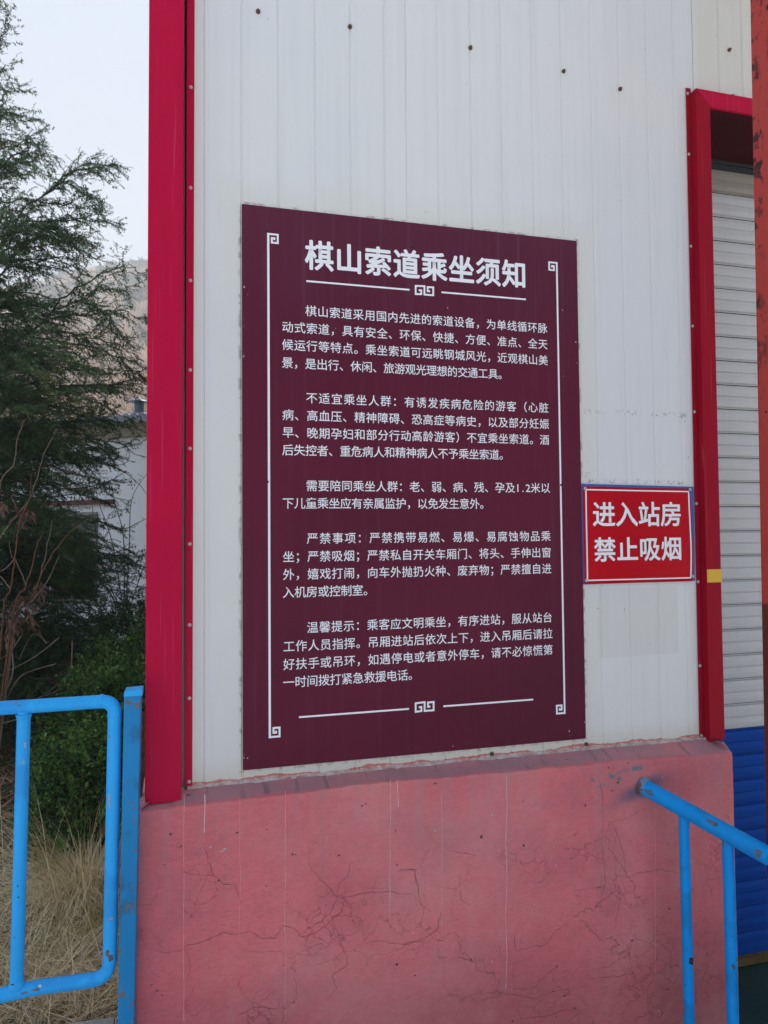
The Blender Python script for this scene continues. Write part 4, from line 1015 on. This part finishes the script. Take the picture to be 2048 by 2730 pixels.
for bi, b in enumerate(branches):
    n_ = len(b); L_ = sum((b[i + 1] - b[i]).length for i in range(n_ - 1))
    MB().tube(b, [0.008 * (1 - i / n_) ** 1.2 * min(1, L_) + 0.0018 for i in range(n_)], 5).obj('branch', bark, ced, smooth=True)
    acc = 0.0; s = 0.10 * L_; sil = bi < len(SIL)
    cum = [0]
    for i in range(n_ - 1): cum.append(cum[-1] + (b[i + 1] - b[i]).length)
    while s < L_:
        i = max(j for j in range(n_ - 1) if cum[j] <= s); t = (s - cum[i]) / (cum[i + 1] - cum[i]); p = b[i].lerp(b[i + 1], t); tan = (b[i + 1] - b[i]).normalized()
        f_ = s / L_
        side = tan.cross(Vector((0, 0, 1))).normalized()
        for sg_ in (1, -1):
            if random.random() < 0.35: continue
            ln_ = (0.34 * (1 - f_) ** 0.6 + 0.05) * random.choice((0.4, 0.7, 1.0, 1.3)) * min(1.0, L_ / 1.2 + 0.2)
            dn = random.uniform(-0.55, 0.18) if random.random() < 0.75 else random.uniform(0.0, 0.7)
            d = (tan * random.uniform(0.35, 1.0) + side * sg_ * random.uniform(0.2, 1.0) + Vector((0, 0, dn))).normalized()
            q = p.copy(); rem = ln_
            while rem > 0:
                sc_ = min(1.0, max(0.30, rem / 0.2)) * random.uniform(0.75, 1.1)
                pos.append(tuple(q)); drs.append(tuple(d)); scs.append(sc_)
                for _ in range(3):
                    if random.random() < 0.62:
                        pos.append(tuple(q + d * random.uniform(0.01, 0.16) * sc_)); drs.append(tuple((d * 0.75 + Vector((random.gauss(0, 0.5), random.gauss(0, 0.5), random.uniform(-0.55, 0.35)))).normalized())); scs.append(sc_ * random.uniform(0.28, 0.62))
                q = q + d * 0.18 * min(1, sc_); d = (d + Vector((random.gauss(0, 0.22), random.gauss(0, 0.22), random.gauss(-0.07, 0.16)))).normalized(); rem -= 0.18
        s += random.uniform(0.024, 0.056) * (1.0 if sil else 1.15)
    pos.append(tuple(b[-1] - (b[-1] - b[-2]).normalized() * 0.1)); drs.append(tuple((b[-1] - b[-2]).normalized())); scs.append(0.75)
pos = np.array(pos); drs = np.array(drs); scs = np.array(scs)
hx = at(285, 1200, TY).x; hz0 = at(300, 1395, TY).z; hz1 = at(300, 1050, TY).z      # the boughs thin out before the house gable
kp = rng.random(len(pos)) < np.where((pos[:, 0] > hx) & (pos[:, 2] > hz0) & (pos[:, 2] < hz1), 0.38, 1.0) * np.where(pos[:, 0] < tb.x - 0.45, 0.30, 1.0) * np.where(pos[:, 2] > 4.3, 0.5, 1.0) * np.where(pos[:, 1] > TY + 0.9, 0.55, 1.0)
pos = pos[kp]; drs = drs[kp]; scs = scs[kp]
which = rng.integers(0, 4, len(pos)); VV = []; FF = []; TT = []; nb = 0
for q in range(4):
    mk_ = which == q
    v, f, t = scatter(SPR[q][0], SPR[q][1], pos[mk_], frames(drs[mk_], rng.uniform(-0.5, 0.5, mk_.sum())), scs[mk_])
    VV.append(v); FF.append(f + nb); TT.append(t); nb += len(v)
needles = foliage_mat('cedar needles', (0.012, 0.040, 0.014), (0.052, 0.115, 0.032), (0.085, 0.11, 0.03), trans=0.25)
fo = npmesh('foliage', np.concatenate(VV), np.concatenate(FF), needles, ced, colf=np.concatenate(TT)); fo['kind'] = 'stuff'
pass

# broad-leaved hedge shrubs beside the station corner
def leafT(L_=0.028, W_=0.014):
    V = np.array([(0, 0, 0), (L_ * 0.5, W_ / 2, 0.002), (L_ * 0.5, -W_ / 2, 0.002), (L_, 0, -0.002)]); return V, np.array([(0, 2, 1), (1, 2, 3)])
LT = leafT()
hedge_m = foliage_mat('hedge leaves', (0.010, 0.045, 0.008), (0.13, 0.26, 0.05), None, trans=0.25, rough=0.4)
def shrub(px, pz, Y, rx, ry, rz, nleaf, label, seed):
    r2 = np.random.default_rng(seed); c = at(px, 1500, Y); cx, cy = c.x, Y; g = -0.80
    o = empty('hedge_shrub', (cx, cy, g), label, 'shrub', 'evergreen shrubs along the side of the station')
    cz = g + rz * 0.95
    mb = MB()
    for i in range(16):
        a = r2.uniform(0, 6.28); e = Vector((cx + math.cos(a) * rx * 0.8 * r2.random(), cy + math.sin(a) * ry * 0.8 * r2.random(), cz + rz * r2.uniform(0.2, 0.8)))
        mb.tube([(cx + 0.05 * math.cos(a), cy + 0.05 * math.sin(a), g - 0.02), Vector((cx, cy, g)).lerp(e, 0.5) + Vector((0, 0, 0.05)), e], [0.010, 0.007, 0.003], 5)
    mb.obj('stem', bark, o)
    # leaves on twigs: clumps spread over an uneven shell and inside
    nc = nleaf // 26
    d = r2.normal(size=(nc, 3)); d /= np.linalg.norm(d, axis=1, keepdims=True)
    rad = r2.uniform(0.45, 1.0, nc) ** 0.6
    lump = np.array([1 + 0.22 * mnoise.noise((float(x) * 2.2 + seed, float(y) * 2.2, float(z) * 2.2)) for x, y, z in d])
    C_ = np.stack([cx + d[:, 0] * rx * rad * lump, cy + d[:, 1] * ry * rad * lump, cz + d[:, 2] * rz * rad * lump], 1); C_[:, 2] = np.maximum(C_[:, 2], g + 0.02)
    base = np.repeat(C_, 26, 0); dd = np.repeat(d * np.array([1, 1, 0.6]) + np.array([0, 0, 0.55]), 26, 0)
    s_ = r2.uniform(-0.5, 0.5, len(base))[:, None] * 0.12
    ps = base + dd * s_ + r2.normal(size=base.shape) * 0.012
    di = dd * 0.6 + r2.normal(size=base.shape) * 0.8
    v, f, t = scatter(LT[0], LT[1], ps, frames(di, r2.uniform(-1.5, 1.5, len(ps))), r2.uniform(0.6, 1.25, len(ps)), tone=np.clip(0.5 + 0.25 * r2.normal(size=len(ps)) + np.repeat(0.28 * r2.normal(size=nc), 26) - 0.08, 0, 1))
    ob = npmesh('foliage', v, f, hedge_m, o, colf=t); ob['kind'] = 'stuff'
shrub(238, 0, 1.35, 0.27, 0.30, 0.30, 20000, 'nearest evergreen shrub, half buried in a dry grass tussock behind the gate', 5)
shrub(300, 0, 2.15, 0.36, 0.42, 0.40, 24000, 'second evergreen shrub, just behind the nearest one, taller than the gate rail', 1)
shrub(345, 0, 3.1, 0.42, 0.5, 0.42, 26000, 'third evergreen shrub of the row, behind the top of the square blue post', 2)
shrub(385, 0, 4.5, 0.50, 0.6, 0.50, 22000, 'farthest evergreen shrub, at the foot of the white house wall', 3)
shrub(445, 0, 2.6, 0.40, 0.6, 0.52, 9000, 'evergreen shrub mostly hidden behind the crimson corner', 4)

# dry grass
grass_m = foliage_mat('dry grass', (0.24, 0.15, 0.06), (0.98, 0.86, 0.58), (0.50, 0.43, 0.18), trans=0.2, rough=0.7)
green_m = foliage_mat('green grass', (0.05, 0.10, 0.03), (0.09, 0.15, 0.05), None, trans=0.3, rough=0.6)
def blades(P_, az, L_, lean, wid, seg=4, tone=None, droop=None):
    n_ = len(P_); V = np.zeros((n_, (seg + 1) * 2, 3)); dxy = np.stack([np.cos(az), np.sin(az)], 1); pr = np.stack([-np.sin(az), np.cos(az)], 1)
    th = np.array(lean); x = np.zeros(n_); z = np.zeros(n_)
    dr_ = droop if droop is not None else rng.uniform(0.2, 0.9, n_)
    for k in range(seg + 1):
        w_ = wid * (1 - k / (seg + 0.3)) * 0.5
        c = P_ + np.concatenate([dxy * x[:, None], z[:, None]], 1)
        V[:, 2 * k, :2] = c[:, :2] + pr * w_[:, None]; V[:, 2 * k + 1, :2] = c[:, :2] - pr * w_[:, None]; V[:, 2 * k, 2] = c[:, 2]; V[:, 2 * k + 1, 2] = c[:, 2]
        a = th + dr_ * (k + 0.5) / seg
        x = x + np.sin(a) * L_ / seg; z = z + np.cos(a) * L_ / seg
    F1 = []
    for k in range(seg): F1 += [(2 * k, 2 * k + 1, 2 * k + 3), (2 * k, 2 * k + 3, 2 * k + 2)]
    F1 = np.array(F1); F_ = (F1[None] + (np.arange(n_) * (seg + 1) * 2)[:, None, None]).reshape(-1, 3)
    V = V.reshape(-1, 3); V[:, 2] = np.maximum(V[:, 2], -0.83)
    return V, F_, np.repeat(tone if tone is not None else rng.random(n_), (seg + 1) * 2)
def field(n_, x0, x1, y0, y1):
    return np.stack([rng.uniform(x0, x1, n_), rng.uniform(y0, y1, n_), np.full(n_, -0.80)], 1)
A = field(11000, -2.0, -0.30, 0.03, 1.55)
cl = np.array([mnoise.noise((float(p[0]) * 3, float(p[1]) * 3, 0)) for p in A]); A = A[(cl > -0.25) | (rng.random(len(A)) < 0.45)]
A = A[~((A[:, 0] < -0.72) & (A[:, 1] > 0.8) & (rng.random(len(A)) < 0.7))]; n1 = len(A)
g1 = blades(A, rng.uniform(0, 6.28, n1), rng.uniform(0.10, 0.36, n1), rng.uniform(1.05, 1.6, n1), rng.uniform(0.0028, 0.0072, n1), tone=rng.random(n1) ** 1.5)
B_ = field(4200, -3.2, -0.35, 1.4, 4.0); n2 = len(B_); keep = rng.random(n2) < np.clip(1.3 - (B_[:, 1] - 1.4) * 0.45, 0.05, 1); B_ = B_[keep]; n2 = len(B_)
g2 = blades(B_, rng.uniform(0, 6.28, n2), rng.uniform(0.10, 0.36, n2), rng.uniform(0.9, 1.5, n2), rng.uniform(0.004, 0.008, n2), tone=rng.random(n2) ** 1.6)
# tussock in front of the shrub
tc = at(225, 2200, 1.0)
nt_ = 1700; ta = rng.uniform(0, 6.28, nt_); tr2 = np.abs(rng.normal(0, 0.11, nt_))
C2 = np.stack([tc.x + np.cos(ta) * tr2 * 1.3, 1.0 + np.sin(ta) * tr2, np.full(nt_, -0.80)], 1)
g3 = blades(C2, ta + rng.normal(0, 0.7, nt_), rng.uniform(0.22, 0.60, nt_), rng.uniform(0.05, 0.9, nt_), rng.uniform(0.0026, 0.0050, nt_), tone=rng.uniform(0.65, 1, nt_), seg=6, droop=rng.uniform(0.4, 2.2, nt_))
C3 = np.stack([rng.normal(-0.60, 0.18, 2600), rng.normal(0.5, 0.25, 2600), np.full(2600, -0.80)], 1)
g4 = blades(C3, rng.uniform(0, 6.28, 2600), rng.uniform(0.15, 0.36, 2600), rng.uniform(0.5, 1.4, 2600), rng.uniform(0.0022, 0.0042, 2600), tone=rng.uniform(0.25, 1, 2600), seg=6, droop=rng.uniform(0.4, 2.0, 2600))
def merge(gs):
    V = []; F = []; T = []; nb = 0
    for v, f, t in gs: V.append(v); F.append(f + nb); T.append(t); nb += len(v)
    return np.concatenate(V), np.concatenate(F), np.concatenate(T)
v, f, t = merge([g1, g2, g3, g4]); go = npmesh('dry_grass', v, f, grass_m, None, colf=t)
tag(go, 'tangled straw coloured dead grass behind the blue gate', 'grass', kind='stuff')
G_ = field(1500, -1.6, -0.35, 0.05, 1.6); cl = np.array([mnoise.noise((float(p[0]) * 4 + 9, float(p[1]) * 4, 0)) for p in G_]); G_ = G_[cl > 0.12]; n5 = len(G_)
v, f, t = blades(G_, rng.uniform(0, 6.28, n5), rng.uniform(0.06, 0.2, n5), rng.uniform(0.3, 1.2, n5), rng.uniform(0.003, 0.006, n5)); go = npmesh('green_grass', v, f, green_m, None, colf=t)
tag(go, 'few fresh green blades among the dead grass', 'grass', kind='stuff')
# leaf litter
V = np.array([(0, 0, 0), (0.03, 0.014, 0.006), (0.03, -0.014, 0.006), (0.06, 0, 0.0), (0.03, 0, -0.002)]); F = np.array([(0, 4, 1), (0, 2, 4), (1, 4, 3), (4, 2, 3)])
n6 = 11000; ps = np.stack([rng.uniform(-3.5, -0.4, n6), rng.uniform(0.5, 7.0, n6), np.full(n6, -0.79)], 1); ps[:, 2] += rng.uniform(-0.005, 0.02, n6)
di = rng.normal(size=(n6, 3)); di[:, 2] *= 0.2
lit_m = foliage_mat('dead leaves', (0.060, 0.032, 0.022), (0.30, 0.17, 0.10), None, trans=0.1, rough=0.8)
v, f, t = scatter(V, F, ps, frames(di, rng.uniform(-0.8, 0.8, n6)), rng.uniform(0.5, 1.3, n6)); lo = npmesh('leaf_litter', v, f, lit_m, None, colf=t)
tag(lo, 'brown fallen leaves covering the earth under the cedar', 'leaf litter', kind='stuff')

# bare shrub with curled dead leaves
YS = 2.2
bs_ = empty('bare_shrub', (at(-30, 1900, YS).x, YS, -0.80), 'leafless shrub of thin orange and grey stems holding curled dead leaves', 'shrub')
stems = [
 [(-40, 2150), (-10, 1700), (-5, 1500), (0, 1435), (58, 1358), (80, 1329), (104, 1257), (120, 1204), (154, 1143)], [(-40, 2150), (-30, 1500), (0, 1302), (12, 1266), (38, 1235), (46, 1172), (64, 1122)],
 [(-30, 2150), (8, 1646), (28, 1573), (39, 1492), (46, 1437), (55, 1382), (80, 1327), (82, 1281), (88, 1255)], [(-30, 2150), (30, 1660), (70, 1560), (89, 1495), (99, 1454), (118, 1416)],
 [(-20, 2150), (40, 1680), (81, 1606), (110, 1528), (130, 1437), (139, 1387)], [(-20, 2150), (37, 1659), (81, 1598), (122, 1508), (164, 1445), (212, 1399), (253, 1377)],
 [(81, 1606), (120, 1560), (150, 1500), (158, 1480)], [(28, 1573), (5, 1540), (-20, 1550)], [(70, 1560), (45, 1500), (30, 1480), (25, 1440)],
 [(55, 1382), (30, 1320)], [(39, 1492), (15, 1515), (-10, 1530)]]
sm1 = simple('orange brown bark', (0.20, 0.095, 0.045), (0.12, 0.065, 0.035), 20); sm2 = simple('grey twig bark', (0.26, 0.20, 0.16), (0.16, 0.12, 0.095), 20)
for i, s_ in enumerate(stems):
    pts = catmull([at(px, py, YS + 0.12 * math.sin(i * 1.7 + j * 0.5)) for j, (px, py) in enumerate(s_)], 5); n_ = len(pts)
    pts = [p + Vector((mnoise.noise((i, j * 0.6, 0)), 0, mnoise.noise((i, j * 0.6, 5)))) * 0.008 for j, p in enumerate(pts)]
    MB().tube(pts, [0.0034 * (1 - j / n_) ** 0.8 * (1 if i < 6 else 0.5) + 0.0014 for j in range(n_)], 6).obj('stem', sm1 if i in (2, 3, 5) else sm2, bs_, smooth=True)
V = np.array([(0, 0, 0), (0.03, 0.010, 0.008), (0.03, -0.010, 0.008), (0.065, 0, -0.004), (0.03, 0, -0.004)])
cen = [(55, 1375, 14, 26), (75, 1365, 10, 20), (45, 1640, 30, 40), (70, 1600, 25, 40), (25, 1660, 25, 45), (85, 1660, 15, 35), (5, 1345, 8, 35), (100, 1570, 20, 40)]
ps = []; di = []
for (px, py, sx_, sy_) in cen:
    for q in range(26 if sx_ > 16 else 12):
        p = at(px + random.gauss(0, sx_ * 0.55), py + random.gauss(0, sy_ * 0.5), YS + random.gauss(0, 0.06)); ps.append(tuple(p)); di.append((random.gauss(0, 0.5), random.gauss(0, 0.5), -1))
ps = np.array(ps); di = np.array(di)
curl_m = foliage_mat('curled dead leaves', (0.075, 0.038, 0.026), (0.20, 0.12, 0.09), None, trans=0.15, rough=0.7)
v, f, t = scatter(V, F, ps, frames(di, rng.uniform(-3, 3, len(ps))), rng.uniform(0.6, 1.25, len(ps))); dl = npmesh('dead_leaves', v, f, curl_m, bs_, colf=t); dl['kind'] = 'stuff'
# low trailing twigs over the litter
tw = empty('trailing_twigs', (at(60, 1850, 2.6).x, 2.6, -0.8), 'thin pale trailing twigs arching over the brown leaf litter', 'twigs')
for i, s_ in enumerate([[(158, 1700), (93, 1751), (0, 1802), (-60, 1850)], [(193, 1709), (186, 1793), (140, 1835), (98, 1863)], [(240, 1775), (163, 1835), (98, 1863), (40, 1875)], [(30, 1720), (35, 1790), (10, 1850), (-30, 1880)], [(150, 1770), (60, 1800), (20, 1860)],
    [(60, 1915), (20, 1925), (-40, 1945)], [(105, 1945), (120, 1950), (135, 1958)], [(60, 1690), (25, 1740), (-20, 1770)], [(125, 1715), (100, 1690), (80, 1700), (50, 1760)]]):
    pts = catmull([at(px, py, 2.9 - 0.002 * (py - 1700) + 0.1 * math.sin(i + j)) for j, (px, py) in enumerate(s_)], 6)
    MB().tube(pts, [0.0035 * (1 - j / len(pts)) + 0.0013 for j in range(len(pts))], 5).obj('twig', sm2, tw, smooth=True)
# thin weed with small dead seed heads in front of the house
wd = empty('dead_weed', (at(330, 1600, 5.4).x, 5.4, -0.8), 'thin leafless weed with dark seed heads before the white house wall', 'weed')
for i, (s_) in enumerate([[(330, 1640), (300, 1450), (262, 1335), (258, 1290)], [(330, 1640), (330, 1440), (306, 1340), (300, 1300)], [(335, 1640), (345, 1450), (352, 1330), (395, 1258)], [(330, 1640), (270, 1500), (240, 1300), (235, 1285)], [(340, 1640), (380, 1520), (402, 1480)]]):
    pts = catmull([at(px, py, 5.4) for px, py in s_], 6); MB().tube(pts, [0.0055 * (1 - j / len(pts)) + 0.0018 for j in range(len(pts))], 5).obj('stem', sm2, wd, smooth=True)
ps = np.array([tuple(at(px + random.gauss(0, 4), py + random.gauss(0, 5), 5.4)) for (px, py) in [(258, 1295), (262, 1310), (268, 1320), (275, 1315), (288, 1315), (296, 1300), (300, 1310), (306, 1305), (310, 1300), (330, 1262), (352, 1295), (360, 1285), (372, 1275), (240, 1310), (250, 1290)] for _ in range(5)])
v, f, t = scatter(V, F, ps, frames(rng.normal(size=(len(ps), 3))), rng.uniform(0.35, 0.7, len(ps)), tone=rng.random(len(ps)) * 0.3); sd_ = npmesh('seed_heads', v, f, lit_m, wd, colf=t); sd_['kind'] = 'stuff'

# scrub and pines of the hillside (far, reads as one mass)
def clump(seed, nn=40, r_=1.0, flat=1.0):
    r2 = np.random.default_rng(seed); V = []; F = []
    for i in range(nn):
        c = r2.normal(size=3); c = c / np.linalg.norm(c) * r2.uniform(0.3, 1) * r_; c[2] = abs(c[2]) * flat * 1.3
        for _ in range(2):
            a, b = r2.normal(size=3) * 0.32, r2.normal(size=3) * 0.32; j = len(V); V += [c - a, c + b, c + a * 0.6 - b]; F.append((j, j + 1, j + 2))
    return np.array(V), np.array(F)
def on_hill(n_, y0, y1, x0=-75, x1=25):
    X = rng.uniform(x0 * HS, x1 * HS, n_); Y = 16 + (rng.uniform(y0, y1, n_) - 16) * HS; return np.array([(x, y, hgt(x, y)) for x, y in zip(X, Y)])
pine_m = foliage_mat('distant pine', (0.020, 0.032, 0.018), (0.045, 0.055, 0.03), None, trans=0.1, rough=0.8)
bare_m = foliage_mat('distant bare scrub', (0.26, 0.18, 0.13), (0.55, 0.42, 0.31), None, trans=0.3, rough=0.9)
c1_, c2_ = clump(3), clump(4)
R_ = on_hill(700, 160, 174); r_s = rng.uniform(0.8, 2.2, len(R_)) * np.array([0.55 + 0.9 * max(0, mnoise.noise((float(p[0]) * 0.05, 7, 0))) * 1.6 for p in R_])
P2 = on_hill(520, 60, 158); P2s = rng.uniform(0.8, 1.9, len(P2))
r_s = r_s * HS; P2s = P2s * 1.5
a1 = scatter(c1_[0], c1_[1], R_, frames(np.stack([np.ones(len(R_)), rng.normal(size=len(R_)), np.zeros(len(R_))], 1)), r_s)
a2 = scatter(c2_[0], c2_[1], P2, frames(np.stack([np.ones(len(P2)), rng.normal(size=len(P2)), np.zeros(len(P2))], 1)), P2s)
v, f, t = merge([a1, a2]); hp = npmesh('distant_pines', v, f, pine_m, hill, colf=t); hp['kind'] = 'stuff'
bar = []
S_ = on_hill(6000, 17, 125); ns = len(S_); hs_ = rng.uniform(0.8, 2.4, ns) * HS * np.clip(1.25 - S_[:, 1] / 400, 0.4, 1)
Tm = []; 
r2 = np.random.default_rng(5)
Vb = []; Fb = []
for i in range(22):
    a = r2.normal(size=3) * np.array([0.22, 0.22, 0]); top = a * 2.0 + np.array([0, 0, r2.uniform(0.5, 1.0)]); s_ = r2.normal(size=3) * 0.035; j = len(Vb); Vb += [a * 0.3 - s_, a * 0.3 + s_, top]; Fb.append((j, j + 1, j + 2))
v, f, t = scatter(np.array(Vb), np.array(Fb), S_, frames(np.stack([np.ones(ns), rng.normal(size=ns), np.zeros(ns)], 1)), hs_); hb = npmesh('bare_scrub', v, f, bare_m, hill, colf=t); hb['kind'] = 'stuff'

# ------------------------------------------------------------------ haze
hz = MB().box(-335, 335, -62, 545, -2.2, 232).obj('haze', None)
hm = bpy.data.materials.new('haze'); hm.use_nodes = True; hn = hm.node_tree; hn.nodes.clear()
ho = hn.nodes.new('ShaderNodeOutputMaterial'); hv = hn.nodes.new('ShaderNodeVolumePrincipled')
hv.inputs['Color'].default_value = (0.90, 0.95, 1.0, 1); hv.inputs['Density'].default_value = 0.0022; hv.inputs['Anisotropy'].default_value = 0.0
hn.links.new(hv.outputs[0], ho.inputs['Volume']); hz.data.materials.append(hm)
tag(hz, kind='stuff', label='pale air haze round the whole place')
